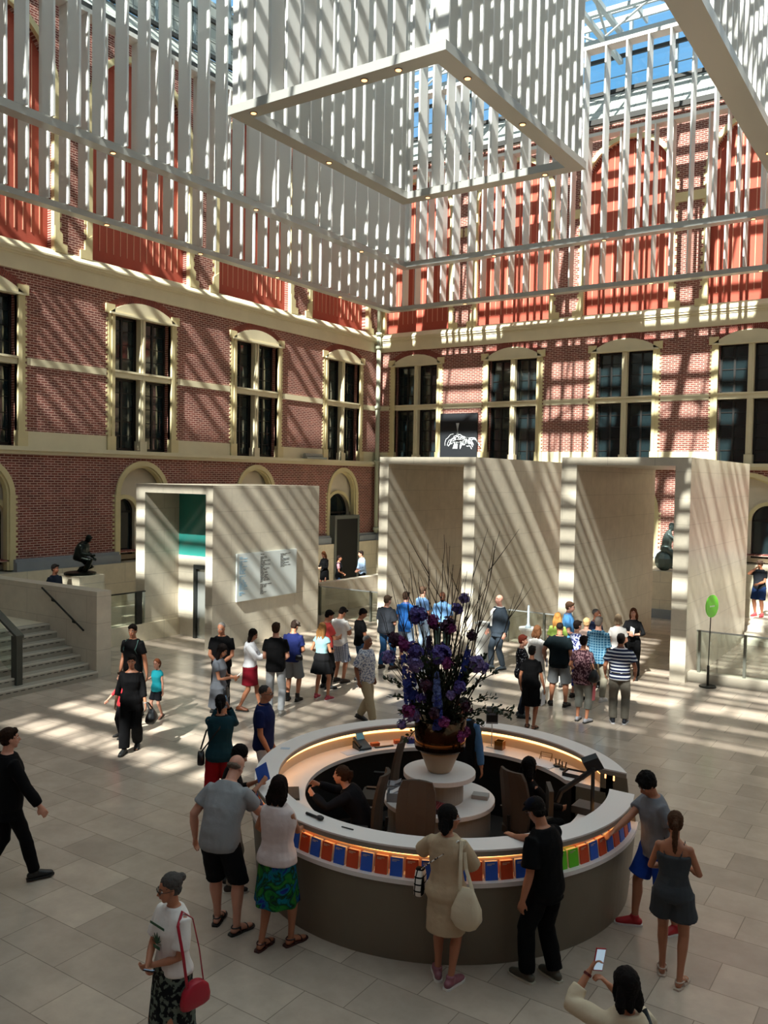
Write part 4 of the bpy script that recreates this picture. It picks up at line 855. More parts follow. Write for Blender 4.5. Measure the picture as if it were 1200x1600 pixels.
# ------------------------------------------------------------------ people
def rotx(a): return Matrix.Rotation(a, 3, 'X')
def roty(a): return Matrix.Rotation(a, 3, 'Y')
def rotz(a): return Matrix.Rotation(a, 3, 'Z')
def ik(a, t, l1, l2, pole):
    d = t - a; D = max(0.12*(l1 + l2), min(d.length, (l1 + l2)*0.998)); u = d.normalized()
    x = (l1*l1 - l2*l2 + D*D) / (2*D); y = math.sqrt(max(0.0, l1*l1 - x*x)); p = pole - u*pole.dot(u)
    if p.length < 1e-5: p = Vector((0, -1, 0))
    p.normalize(); return a + u*x + p*y, a + u*D
def fabric(name, col=None, kind=None, col2='#ffffff', sc=1.0, rough=0.85):
    if name in MATS: return MATS[name]
    assert col, name
    if kind is None: return mat(name, col, rough, bump=0.5, bscale=9, spec=0.15)
    m = mat(name, col, rough, bump=0.5, bscale=9, spec=0.15); n = m.node_tree.nodes; l = m.node_tree.links; b = n['Principled BSDF']
    t = n.new('ShaderNodeTexCoord'); ob = t.outputs['Object']; mx = n.new('ShaderNodeMix'); mx.data_type = 'RGBA'; mx.inputs[6].default_value = C(col); mx.inputs[7].default_value = C(col2)
    def ramp(src, a, b_):
        r = n.new('ShaderNodeValToRGB'); r.color_ramp.elements[0].position = a; r.color_ramp.elements[1].position = b_; l.new(src, r.inputs[0]); return r.outputs[0]
    if kind == 'stripe':
        s = n.new('ShaderNodeSeparateXYZ'); l.new(ob, s.inputs[0]); q = n.new('ShaderNodeMath'); q.operation = 'MULTIPLY'; q.inputs[1].default_value = sc; l.new(s.outputs['Z'], q.inputs[0])
        f = n.new('ShaderNodeMath'); f.operation = 'FRACT'; l.new(q.outputs[0], f.inputs[0]); l.new(ramp(f.outputs[0], 0.42, 0.46), mx.inputs[0])
    elif kind == 'check':
        s = n.new('ShaderNodeSeparateXYZ'); l.new(ob, s.inputs[0]); outs = []
        for ax in 'XZ':
            q = n.new('ShaderNodeMath'); q.operation = 'MULTIPLY'; q.inputs[1].default_value = sc; l.new(s.outputs[ax], q.inputs[0]); f = n.new('ShaderNodeMath'); f.operation = 'FRACT'; l.new(q.outputs[0], f.inputs[0]); outs.append(ramp(f.outputs[0], 0.75, 0.8))
        a = n.new('ShaderNodeMath'); a.operation = 'MAXIMUM'; l.new(outs[0], a.inputs[0]); l.new(outs[1], a.inputs[1]); l.new(a.outputs[0], mx.inputs[0])
    elif kind == 'dots':
        v = n.new('ShaderNodeTexVoronoi'); v.inputs['Scale'].default_value = sc; l.new(ob, v.inputs['Vector']); l.new(ramp(v.outputs['Distance'], 0.2, 0.27), mx.inputs[0]); mx.inputs[6].default_value = C(col2); mx.inputs[7].default_value = C(col)
    elif kind == 'print':
        v = n.new('ShaderNodeTexNoise'); v.inputs['Scale'].default_value = sc; v.inputs['Detail'].default_value = 3; l.new(ob, v.inputs['Vector']); l.new(ramp(v.outputs['Fac'], 0.5, 0.54), mx.inputs[0])
    elif kind == 'tropic':
        v = n.new('ShaderNodeTexNoise'); v.inputs['Scale'].default_value = sc; v.inputs['Detail'].default_value = 4; v.inputs['Distortion'].default_value = 1.5; l.new(ob, v.inputs['Vector'])
        r = n.new('ShaderNodeValToRGB'); l.new(v.outputs['Fac'], r.inputs[0]); el = r.color_ramp.elements; el[0].position = 0.3; el[0].color = C('#0a1420'); el[1].position = 0.75; el[1].color = C('#4f6c1a')
        for p_, c_ in ((0.4, '#1b2a7a'), (0.47, '#0c6a70'), (0.52, '#102018'), (0.58, '#196a2c')): q = el.new(p_); q.color = C(c_)
        l.new(r.outputs[0], b.inputs['Base Color']); return m
    l.new(mx.outputs[2], b.inputs['Base Color']); return m
SKIN = {'fair': '#c9917a', 'tan': '#a86f52', 'brown': '#7a4a33', 'dark': '#5c3626', 'pink': '#d49a86'}
def skinm(k): return mat('skin_' + k, SKIN[k], 0.5, var=0.08, vscale=8)
def limb(g, pts, radii, n=10, side=None):
    """tapered tube with rounded ends"""
    pts = [Vector(p) for p in pts]; R = [(r if isinstance(r, tuple) else (r, r)) for r in radii]
    d0 = (pts[0] - pts[1]).normalized(); d1 = (pts[-1] - pts[-2]).normalized()
    def mn(r): return min(r)
    P = [pts[0] + d0*mn(R[0])*0.9, pts[0] + d0*mn(R[0])*0.55] + pts + [pts[-1] + d1*mn(R[-1])*0.55, pts[-1] + d1*mn(R[-1])*0.9]
    def sc(r, f): return (r[0]*f, r[1]*f)
    Q = [sc(R[0], 0.4), sc(R[0], 0.82)] + R + [sc(R[-1], 0.82), sc(R[-1], 0.4)]
    g.tube(P, Q, n, side=side)
PEOPLE = {}
def person(key, x, y, rot, h, label, sex='m', skin='fair', z0=0.0, top=None, bottom=None, shoes=('shoe', '#222222'), hair=('short', '#2a1c14'), lean=0.0, tilt=0.0, twist=0.0, head=(0, 0), hr=None, hl=None, fr=(0.11, 0.0, 0), fl=(-0.11, 0.0, 0), pz=None, hd=None, curl=0.5, extras=(), fat=1.0, vox=None, jacket=None, name='person', cat='person', bodymat=None, poleR=None, poleL=None, kneel=None, eyes=True):
    s = h/1.75; dist = math.hypot(x, y); vox = vox or (0.009 if dist < 12 else 0.0115); sgn = 1
    fem = sex == 'f'; child = h < 1.3
    lean = math.radians(lean); tilt = math.radians(tilt); twist = math.radians(twist)
    Pz = (pz if pz is not None else 0.93*s)
    P = Vector((0, -0.13*s*math.sin(lean) if pz is None else 0, Pz))
    prof = ([(.84, .150, .110, 0), (.90, .176, .120, -.008), (.96, .17, .118, -.005), (1.03, .142, .10, 0), (1.11, .126, .092, 0), (1.20, .138, .105, .008), (1.28, .152, .118, .014), (1.36, .15, .10, .0), (1.415, .135, .08, -.005), (1.45, .085, .066, -.008), (1.48, .052, .052, -.01)] if fem else
            [(.84, .145, .105, 0), (.90, .165, .118, -.005), (.96, .165, .118, 0), (1.03, .155, .112, .005), (1.11, .152, .11, .008), (1.20, .163, .116, .008), (1.29, .176, .12, .005), (1.36, .172, .108, .0), (1.41, .145, .088, -.005), (1.455, .10, .072, -.01), (1.485, .062, .06, -.012)])
    prof = [(z, rx*fat, ry*fat*(1.0 + (0.12 if fat > 1.08 and z < 1.25 else 0)), yo) for z, rx, ry, yo in prof]
    def frame(z):
        if z <= 1.0: return P + Vector((0, 0, (z - .93)*s)), Matrix.Identity(3)
        zz = min(z, 1.5) - 1.0; steps = 8; c = P + Vector((0, 0, .07*s)); dz = zz/steps
        for i in range(steps):
            a = min(1.0, ((i + .5)*dz)/0.2); R = rotz(twist*a) @ roty(tilt*a) @ rotx(-lean*a); c = c + R @ Vector((0, 0, dz*s))
        a = min(1.0, zz/0.2); return c, rotz(twist*a) @ roty(tilt*a) @ rotx(-lean*a)
    def rings(infl, z_lo, z_hi, n=18):
        out = []
        zs = sorted(set([z for z, *_ in prof if z_lo < z < z_hi] + [z_lo, z_hi]))
        for z in zs:
            for (za, ra, qa, oa), (zb, rb, qb, ob_) in zip(prof, prof[1:]):
                if za <= z <= zb + 1e-6: f = (z - za)/(zb - za); rx = ra + (rb - ra)*f; ry = qa + (qb - qa)*f; yo = oa + (ob_ - oa)*f; break
            else: z_, rx, ry, yo = prof[0]
            c, R = frame(z); rx = (rx + infl)*s; ry = (ry + infl)*s
            out.append([c + R @ Vector((rx*math.copysign(abs(math.cos(t))**0.9, math.cos(t)), ry*math.copysign(abs(math.sin(t))**0.9, math.sin(t)) + yo*s, 0)) for t in [2*pi*i/n for i in range(n)]])
        return out
    sw = (0.15 if fem else 0.170)*(fat if fat < 1.1 else 1.05)
    L1, L2 = .285*s, .25*s
    cS, RS = frame(1.382)
    SH = {1: cS + RS @ Vector((sw*s, -.005*s, 0)), -1: cS + RS @ Vector((-sw*s, -.005*s, 0))}
    arms = {}
    for q, tgt, pole in ((1, hr, poleR), (-1, hl, poleL)):
        if tgt is None: tgt = (q*0.235*(fat if fat > 1 else 1), 0.04, 0.875)
        T = Vector(tgt)*s; pl = Vector(pole) if pole else Vector((q*0.45, -1, -0.35))
        arms[q] = ik(SH[q], T, L1, L2, pl)
    HW = .092; TH, SHN = .425*s, .415*s
    legs = {}
    for q, F in ((1, fr), (-1, fl)):
        hip = P + Vector((q*HW*s, 0, -.03*s)); ank = Vector((F[0], F[1], 0.085 + (F[2] if len(F) > 2 else 0)))*s if pz is None or True else None
        kn, an = ik(hip, ank, TH, SHN, Vector((q*0.15, 1, 0.1))); out = math.radians(F[3]) if len(F) > 3 else math.radians(10)*q
        td = Vector((math.sin(out), math.cos(out), 0)); pit = (F[4] if len(F) > 4 else 0)
        td = (td + Vector((0, 0, pit))).normalized(); legs[q] = (hip, kn, an, td)
    # ---------------- body
    ua, ub, uc = ((.040, .034, .023) if fem else (.047, .041, .028)); ta, tb_, tc_, td_ = ((.082, .054, .052, .032) if fem else (.080, .056, .055, .036))
    if fat > 1.08: ua *= 1.12; ub *= 1.1; ta *= 1.1; tb_ *= 1.1; tc_ *= 1.12
    if child: ua, ub, uc, ta, tb_, tc_, td_ = [v*1.0 for v in (.038, .033, .026, .07, .05, .048, .034)]
    g = MB(); g.loft(rings(0, .84, 1.485 if not fem else 1.48))
    nb, RN = frame(1.47); hyaw, hpit = math.radians(head[0]), math.radians(head[1])
    RH = RN @ rotz(hyaw) @ rotx(-hpit) if abs(lean) < 0.01 else RN @ rotx(lean*0.45) @ rotz(hyaw) @ rotx(-hpit)
    HS = s*(1.0 if not child else 1.25)*0.96
    hc = nb + RN @ Vector((0, .012, .065))*s + RH @ Vector((0, .012, .095))*HS
    def hp(v): return hc + RH @ (Vector(v)*HS)
    nr = (.047 if fem else .056)*s
    limb(g, [nb - RN @ Vector((0, .01, .03))*s, hp((0, -.015, -.06))], [nr*1.1, nr], 10)
    g.ball(hp((0, -.012, .03)), (.074*HS, .094*HS, .088*HS), 14, 10, R=RH); g.ball(hp((0, .022, -.035)), (.058*HS, .068*HS, .08*HS), 12, 9, R=RH); g.ball(hp((0, .055, -.092)), (.028*HS, .026*HS, .02*HS), 8, 6, R=RH)
    limb(g, [hp((0, .086, .012)), hp((0, .104, -.022))], [.009*HS, .0135*HS], 8); g.ball(hp((0, .083, -.052)), (.024*HS, .012*HS, .011*HS), 8, 6, R=RH)
    limb(g, [hp((-.035, .07, .03)), hp((0, .082, .03)), hp((.035, .07, .03))], [.009*HS, .009*HS, .009*HS], 6)
    for q in (1, -1): g.ball(hp((q*.072, -.005, -.012)), (.010*HS, .018*HS, .03*HS), 8, 6, R=RH); g.ball(hp((q*.03, .063, -.025)), (.022*HS, .018*HS, .02*HS), 8, 6, R=RH)
    hands = {}
    for q in (1, -1):
        E, Wp = arms[q]; S0 = SH[q]
        g.ball(S0, (.052*s if not fem else .044*s,)*3 if False else ((.052 if not fem else .045)*s,)*3 if False else [(.052 if not fem else .045)*s]*3, 10, 8)
        limb(g, [cS + RS @ Vector((q*sw*.5*s, 0, 0)), S0], [.05*s, .048*s if not fem else .042*s], 10)
        mid = E.lerp(Wp, .35)
        limb(g, [S0, E, mid, Wp], [ua*s, ub*s, ub*1.02*s, uc*s], 10)
        fd = (Wp - E).normalized(); spec = (hd or {}).get(q)
        d = Vector(spec[0]).normalized() if spec else fd
        pn = Vector(spec[1]).normalized() if spec else (Vector((-q, 0, 0)) - fd*Vector((-q, 0, 0)).dot(fd)).normalized()
        pn = (pn - d*pn.dot(d)); pn = pn.normalized() if pn.length > 1e-4 else d.orthogonal().normalized(); ac = d.cross(pn)*(-q)   # towards the thumb side
        hs = s*(1.0 if not fem else .92); rf = max(.0088*hs, vox*0.9)
        limb(g, [Wp, Wp + d*.045*hs, Wp + d*.085*hs], [(.026*hs, .018*hs), (.038*hs, .016*hs), (.04*hs, .014*hs)], 10, side=ac)
        cu = curl[q] if isinstance(curl, dict) else curl
        for j, (o_, ln) in enumerate(((.031, .068), (.0105, .076), (-.0105, .07), (-.031, .055))):
            b0 = Wp + d*.085*hs + ac*o_*hs; c1, c2 = cu*.7, cu*1.7
            p1 = b0 + (d*math.cos(c1) + pn*math.sin(c1) + ac*o_*1.2)*ln*.5*hs; p2 = p1 + (d*math.cos(c2) + pn*math.sin(c2))*ln*.5*hs
            limb(g, [b0, p1, p2], [rf, rf*.97, rf*.85], 6)
        b0 = Wp + d*.022*hs + ac*.028*hs; p1 = b0 + (d*.72 + ac*.62 + pn*.2)*.038*hs; p2 = p1 + (d*.9 + ac*.15 + pn*(.2 + cu*.4))*.034*hs
        limb(g, [b0, p1, p2], [rf*1.25, rf*1.1, rf*.95], 6)
        hands[q] = (Wp + d*.09*hs + pn*.03*hs, d, pn, ac)
        hip, kn, an, td = legs[q]
        cm = kn.lerp(an, .28) + Vector((0, -.012*s, 0)); limb(g, [hip, hip.lerp(kn, .5), kn, cm, kn.lerp(an, .7), an], [ta*s, ta*.84*s, tb_*s, tc_*1.04*s, td_*1.15*s, td_*s], 12)
        heel = an + Vector((0, 0, -.045*s)) - td*.035*s; ball_ = an + td*.12*s + Vector((0, 0, -.055*s)); toe = an + td*.175*s + Vector((0, 0, -.06*s))
        limb(g, [heel, an + td*.05*s + Vector((0, 0, -.035*s)), ball_, toe], [(.032*s, .036*s), (.034*s, .038*s), (.042*s, .024*s), (.034*s, .018*s)], 10, side=td.cross(Vector((0, 0, 1))))
    body = g.build(name, bodymat or skinm(skin), None, recalc=False)
    body.location = (x, y, z0); body.rotation_euler = (0, 0, math.radians(rot)); tag(body, label, cat)
    bake_later(body, vox, 2)
    kids_made = []
    def cloth(nm, g, m_, v=None, disp=0.016, sm=2, lb=None):
        o = g.build(nm, m_, body, local=True, recalc=False)
        if lb: o['label'] = lb
        bake_later(o, v or vox*1.15, sm, disp*s, 0.13); return o
    # ---------------- trousers / skirt
    def legchain(g, frac, e0, e1):
        for q in (1, -1):
            hip, kn, an, td = legs[q]; e = e0
            pts = [hip + Vector((0, 0, .02*s)), hip.lerp(kn, .5), kn]; rr_ = [(ta + e0*.8)*s, (ta*.86 + e0)*s, (tb_ + (e0 + e1)/2)*s]
            if frac <= 1.0: end = hip.lerp(kn, frac); pts = [pts[0], hip.lerp(kn, frac*.5), end]; rr_ = [rr_[0], (ta*.9 + e0)*s, (ta*.8 + e1*1.2)*s]
            else:
                f = frac - 1; pts += [kn.lerp(an, f*.5), kn.lerp(an, f)]; rr_ += [(tc_ + e1)*s, (max(td_, .045) + e1)*s]
            g.tube(pts, rr_, 14)
    if bottom:
        kind, m_ = bottom[0], bottom[1]; bo = bottom[2] if len(bottom) > 2 else {}
        if kind in ('trousers', 'shorts', 'capri', 'tights'):
            g = MB(); g.loft(rings(.012, .845, bo.get('waist', 1.03))); e = bo.get('ease', .016)
            legchain(g, {'trousers': bo.get('len', 1.97), 'tights': 1.95, 'shorts': bo.get('len', .9), 'capri': bo.get('len', 1.6)}[kind], e, bo.get('ease2', e)); cloth('trousers' if kind != 'shorts' else 'shorts', g, m_, lb=bo.get('lb'))
        else:
            hem = bo.get('hem', .5); hr_ = bo.get('r', .2); g = MB(); out = []; ak = (legs[1][2] + legs[-1][2])/2; ak2 = (legs[1][1] + legs[-1][1])/2; nf = bo.get('folds', 8); fa = bo.get('fold', .05)
            zt = bo.get('waist', 1.05); NN = 12
            for i in range(NN + 1):
                f = i/NN; z = zt + (hem - zt)*f
                if z > .9: c, R = frame(z); rx = .155 + (.05)*min(1, (zt - z)/.14) if fem else .17; yo = 0
                else: c = Vector((P.x + (ak2.x - P.x)*((.9 - z)/.9), P.y + (ak.y - P.y)*((.9 - z)/.9)*.8, z*s)); R = Matrix.Identity(3); rx = .19 + (hr_ - .19)*((.9 - z)/(.9 - hem + 1e-6))
                rx *= fat; ry = rx*(.74 + .2*f) + bo.get('stride', 0)*f
                ring = []
                for k in range(40):
                    t_ = 2*pi*k/40; w = 1 + fa*f*math.cos(nf*t_ + 1.3); ring.append(c + R @ Vector((rx*w*math.cos(t_)*s, ry*w*math.sin(t_)*s, 0)))
                out.append(ring)
            g.loft(out); cloth('skirt', g, m_, disp=.008, lb=bo.get('lb'))
    def topgeo(infl, hem, neck, sleeve, sl_e):
        g = MB(); hm = max(.845, hem); R_ = rings(infl, hm, neck)
        if hem < .845:
            c, R = frame(.845); base_ = R_[0]; low = []
            for z in (hem,): low.append([Vector((p.x*1.06, p.y*1.06, z*s)) for p in base_])
            R_ = low + R_
        g.loft(R_)
        if sleeve > 0:
            for q in (1, -1):
                E, Wp = arms[q]; S0 = SH[q]; inn = cS + RS @ Vector((q*sw*.45*s, 0, -.01*s)); pts = [inn, S0]; rr_ = [(.058)*s, (ua + .012 + infl*.6)*s]
                if sleeve <= 1: pts += [S0.lerp(E, sleeve*.5), S0.lerp(E, sleeve)]; rr_ += [(ua + .008 + sl_e)*s, (ub + .012 + sl_e*1.3)*s]
                else: f = sleeve - 1; pts += [S0.lerp(E, .55), E, E.lerp(Wp, f*.5), E.lerp(Wp, f)]; rr_ += [(ua + sl_e)*s, (ub + sl_e)*s, (ub + sl_e)*s, (uc + sl_e + .004)*s]
                g.tube(pts, rr_, 14)
        return g
    if top:
        kind, m_ = top[0], top[1]; to = top[2] if len(top) > 2 else {}
        sl = {'tee': .62, 'polo': .66, 'long': 1.95, 'sleeveless': 0.0, 'cap': .28, 'half': 1.05, 'three': 1.5, 'cami': 0}[kind]; sl = to.get('sleeve', sl)
        nk = {'cami': 1.33}.get(kind, 1.468 if fem else 1.472); nk = to.get('neck', nk)
        g = topgeo(to.get('ease', .015), to.get('hem', .86), nk, sl, to.get('se', .012))
        if kind == 'cami':
            for q in (1, -1):
                A_ = [frame(z_) for z_ in (1.30, 1.36, 1.43)]; pts = [A_[0][0] + A_[0][1] @ Vector((q*.085*s, .12*s, 0)), A_[1][0] + A_[1][1] @ Vector((q*.09*s, .105*s, 0)), A_[2][0] + A_[2][1] @ Vector((q*.1*s, 0, .035*s)), A_[1][0] + A_[1][1] @ Vector((q*.085*s, -.1*s, 0)), A_[0][0] + A_[0][1] @ Vector((q*.07*s, -.115*s, 0))]
                g.tube(pts, .009*s, 6)
        if kind == 'sleeveless':
            for q in (1, -1): limb(g, [cS + RS @ Vector((q*sw*.4*s, 0, .012*s)), SH[q] + RS @ Vector((-q*.012*s, 0, .012*s))], [.056*s, .052*s], 10)
        cloth(to.get('nm', 'shirt'), g, m_, lb=to.get('lb'))
        if kind == 'polo':
            g = MB(); c, R = frame(1.47); c2, _ = frame(1.5); g.tube([c, c2], [(.078*s, .076*s), (.07*s, .068*s)], 14, side=R @ Vector((1, 0, 0))); cloth('collar', g, m_, v=.008, disp=0, sm=1)
    if jacket:
        m_ = jacket[0]; jo = jacket[1] if len(jacket) > 1 else {}
        g = topgeo(.032, jo.get('hem', .8), 1.46, jo.get('sleeve', 1.93), .022)
        o = cloth('jacket', g, m_, disp=.014)
        if jo.get('front'):
            g = MB()
            for z_, w in ((1.42, .045), (1.34, .05), (1.24, .04), (1.12, .025), (1.0, .02)):
                pass
            fr_ = []
            for z_, w in ((1.44, .05), (1.36, .055), (1.26, .045), (1.14, .03), (1.02, .022)):
                c, R = frame(z_); ryy = .19*(fat if fat > 1 else 1) if z_ < 1.4 else .14; fr_.append([c + R @ Vector((xx*w*s, (ryy + yy)*s, 0)) for xx, yy in ((-1, -.03), (-.5, .004), (.5, .004), (1, -.03))])
            g.loft(fr_, cap=False, closed=False); q_ = g.build('shirt_front', jo['front'], body, local=True, smooth=True)
    # ---------------- shoes
    if shoes:
        sk, sc_ = shoes[0], shoes[1]; sm_ = mat('shoe_' + sk + sc_, sc_, .5); sole_m = mat('sole_' + (shoes[2] if len(shoes) > 2 else '#1a1816'), shoes[2] if len(shoes) > 2 else '#1a1816', .6)
        for q in (1, -1):
            hip, kn, an, td = legs[q]; sd = td.cross(Vector((0, 0, 1))).normalized(); up = sd.cross(td).normalized()
            if up.z < 0: up = -up
            base_ = an - up*.085*s
            if sk != 'sandal':
                g = MB(); H_ = {'boot': .13, 'shoe': .055, 'trainer': .07}[sk] if sk in ('boot', 'shoe', 'trainer') else .05
                limb(g, [base_ - td*.045*s + up*.045*s, base_ + td*.03*s + up*.055*s, base_ + td*.12*s + up*.038*s, base_ + td*.18*s + up*.03*s], [(.04*s, .042*s), (.042*s, .052*s), (.05*s, .034*s), (.04*s, .026*s)], 12, side=sd)
                if sk != 'flat': g.tube([base_ + up*.05*s, base_ + up*(.05 + H_)*s], [.046*s, (td_ + .012)*s], 12)
                o = cloth('shoe', g, sm_, v=.009, disp=0, sm=1)
            out = []
            prof_ = [(-.085, .028), (-.06, .04), (0, .044), (.06, .042), (.12, .052), (.17, .048), (.205, .028), (.215, .01)]
            for oz in (0.0, .018):
                out.append([base_ + td*(a*s) + sd*(w*s) + up*oz*s for a, w in prof_] + [base_ + td*(a*s) - sd*(w*s) + up*oz*s for a, w in prof_[::-1]])
            g = MB(); g.loft(out)
            if sk != 'sandal': so = g.build('sole', sole_m, o, local=True)
            else:
                o = g.build('sandal', sm_, body, local=True); g = MB()
                for a_ in (.02, .11): g.tube([base_ + td*a_*s + sd*(.046*math.cos(k)*s) + up*(.012 + (.062 if a_ < .05 else .045)*math.sin(k))*s for k in [pi*i/8 for i in range(9)]], .009*s, 5)
                g.tube([base_ + td*.02*s - td*.075*s*math.sin(k) + sd*.044*math.cos(k)*s + up*.07*s for k in [pi*i/8 for i in range(9)]], .007*s, 5)
                g.build('strap', sm_, o, local=True)
    # ---------------- hair and face
    hk, hcol = hair[0], hair[1]; hm = mat('hair_' + hcol, hcol, .75, bump=.6, bscale=60, var=.25, vscale=30, spec=.12)
    if hk != 'bald':
        g = MB(); k_ = 1.0
        if hk == 'buzz': g.ball(hp((0, -.028, .045)), (.076*HS, .092*HS, .082*HS), 14, 10, R=RH)
        elif hk == 'fringe': g.ball(hp((0, -.045, -.0)), (.078*HS, .075*HS, .04*HS), 14, 10, R=RH)
        else:
            e = {'short': .008, 'curly': .02, 'bun': .006, 'pony': .006, 'long': .01, 'bob': .014}[hk]
            g.ball(hp((0, -.026, .044)), ((.077 + e)*HS, (.092 + e)*HS, (.086 + e)*HS), 14, 10, R=RH); g.ball(hp((0, -.045, -.01)), ((.072 + e*.6)*HS, (.06 + e)*HS, .07*HS), 12, 9, R=RH)
            if hk in ('short', 'curly'): limb(g, [hp((-.045, .052, .088)), hp((.045, .055, .09))], [.028*HS, .026*HS], 8)
        if hk == 'curly':
            r_ = random.Random(key)
            for k in range(40):
                v = Vector((r_.gauss(0, 1), r_.gauss(0, 1) - .3, abs(r_.gauss(0, 1)) + .1)).normalized(); g.ball(hp((v.x*.088, v.y*.1 - .02, v.z*.1 + .045)), [.022*HS]*3, 6, 5)
        ln = hair[2] if len(hair) > 2 else None
        if hk in ('long', 'bob'):
            L = ln or (.32 if hk == 'long' else .12)
            for q in (-1, 0, 1):
                a0 = hp((q*.055, -.055, .02)); dn = Vector((0, 0, -1)); bk = RN @ Vector((0, -1, 0)); p1 = a0 + (dn*.12 + bk*.03)*HS + RH @ Vector((q*.02, 0, 0)); p2 = a0 + (dn*(L) + bk*.05)*HS + RN @ Vector((q*.012, 0, 0)) if lean < .4 else a0 + (dn*(L*.75) - bk*.05)*HS
                limb(g, [a0, p1, p2], [(.04*HS, .035*HS), (.046*HS, .035*HS), (.03*HS, .02*HS)], 10)
            for q in (-1, 1): limb(g, [hp((q*.07, .0, .04)), hp((q*.078, .0, -.05)), hp((q*.078, -.02, -.05)) + Vector((0, 0, -L*.25*HS))], [.022*HS, .024*HS, .018*HS], 8)
        if hk == 'bun': g.ball(hp((0, -.12, .06)), [.04*HS]*3, 10, 8)
        if hk == 'pony':
            L = ln or .26; a0 = hp((0, -.105, .05)); bk = RN @ Vector((0, -1, 0))
            limb(g, [a0, a0 + bk*.045*HS + Vector((0, 0, -.02)), a0 + bk*.05*HS + Vector((0, 0, -L*.55)), a0 + bk*.02*HS + Vector((0, 0, -L))], [.022*HS, .03*HS, .032*HS, .014*HS], 10)
        o = g.build('hair', hm, body, local=True, recalc=False); bake_later(o, .0085 if dist < 12 else .011, 1, .012, .02)
    if eyes and bodymat is None:
        for q in (1, -1):
            g = MB(); g.ball(hp((q*.029, .074, .008)), (.012*HS, .010*HS, .0075*HS), 8, 6, R=RH); g.ball(hp((q*.029, .0822, .008)), (.0062*HS, .004*HS, .0062*HS), 8, 6, 1, R=RH); g.build('eye', [mat('eye_white', '#d8d2cc', .3), mat('eye_iris', '#1d130e', .3)], body, local=True)
            g = MB(); limb(g, [hp((q*.014, .085, .03)), hp((q*.03, .083, .036)), hp((q*.046, .072, .03))], [.004*HS, .005*HS, .0035*HS], 5); g.build('eyebrow', hm if hk not in ('bald',) else mat('brow', '#4a3a30', .7), body, local=True)
        g = MB(); g.ball(hp((0, .091, -.052)), (.023*HS, .006*HS, .0065*HS), 8, 6, R=RH); g.build('lips', mat('lips', '#9a4f48', .5), body, local=True)
    for ex in extras:
        if ex[0] == 'glasses':
            g = MB()
            for q in (1, -1):
                c = hp((q*.031, .096, .006)); g.tube([c + RH @ Vector((.021*math.cos(a), 0, .017*math.sin(a)))*HS for a in [2*pi*i/12 for i in range(13)]], .003*HS, 5); g.tube([hp((q*.052, .094, .012)), hp((q*.075, .05, .01)), hp((q*.08, -.01, .006))], .0028*HS, 5)
            g.tube([hp((-.01, .1, .008)), hp((.01, .1, .008))], .003*HS, 5); g.build('glasses', mat('glasses_' + ex[1], ex[1], .3), body, local=True)
        if ex[0] == 'cap':
            g = MB(); g.ball(hp((0, -.012, .06)), (.088*HS, .106*HS, .078*HS), 16, 10, R=RH); g.tube([hp((0, .06, .062)), hp((0, .1, .058)), hp((0, .15, .04))], [(.075*HS, .014*HS), (.07*HS, .011*HS), (.045*HS, .008*HS)], 14, side=RH @ Vector((1, 0, 0))); o = g.build('cap', ex[1], body, local=True, recalc=False); bake_later(o, .009, 2)
        if ex[0] == 'hat':
            g = MB(); g.tube([hp((0, 0, .05)), hp((0, 0, .062))], [(.15*HS, .16*HS), (.148*HS, .158*HS)], 24, side=RH @ Vector((1, 0, 0))); g.tube([hp((0, 0, .055)), hp((0, 0, .12)), hp((0, 0, .14))], [(.088*HS, .1*HS), (.08*HS, .092*HS), (.05*HS, .06*HS)], 20, side=RH @ Vector((1, 0, 0))); g.build('hat', ex[1], body, local=True, smooth=True)
        if ex[0] == 'belt':
            g = MB(); c, R = frame(.985); c2, _ = frame(1.015); rr_ = rings(.026, .985, 1.015); g.loft([rr_[0], rr_[-1]]); g.build('belt', mat('black_belt', '#15120f', .4), body, local=True)
        if ex[0] == 'watch':
            q = ex[1]; E, Wp = arms[q]; u = (Wp - E).normalized(); g = MB(); g.tube([Wp - u*.03*s, Wp - u*.012*s], .031*s, 10); g.build('wristwatch' if len(ex) < 3 else 'bracelet', mat('watch_' + (ex[2] if len(ex) > 2 else '#8a8a88'), ex[2] if len(ex) > 2 else '#8a8a88', .3), body, local=True)
        if ex[0] == 'beard':
            g = MB(); g.ball(hp((0, .05, -.075)), (.048*HS, .048*HS, .042*HS), 10, 8, R=RH); o = g.build('beard', hm, body, local=True, recalc=False); bake_later(o, .009, 1)
        if ex[0] == 'badge':
            c, R = frame(1.0); g = MB(); g.obox(c + R @ Vector((ex[1]*s, .135*s, -.03*s)), (.03*s, 0, 0), (0, .003, 0), (0, 0, .04*s)); g.build('badge', mat('white_badge', '#e8e8e6', .5), body, local=True)
            g = MB(); cN, RN_ = frame(1.46)
            for q in (1, -1): g.tube([cN + RN_ @ Vector((q*.06*s, .02*s, .01*s)), frame(1.3)[0] + frame(1.3)[1] @ Vector((q*.04*s, .142*s, 0)), c + R @ Vector((ex[1]*s, .138*s, .01*s))], .004, 4)
            g.build('lanyard', mat('dark_lanyard', '#1c1c22', .7), body, local=True)
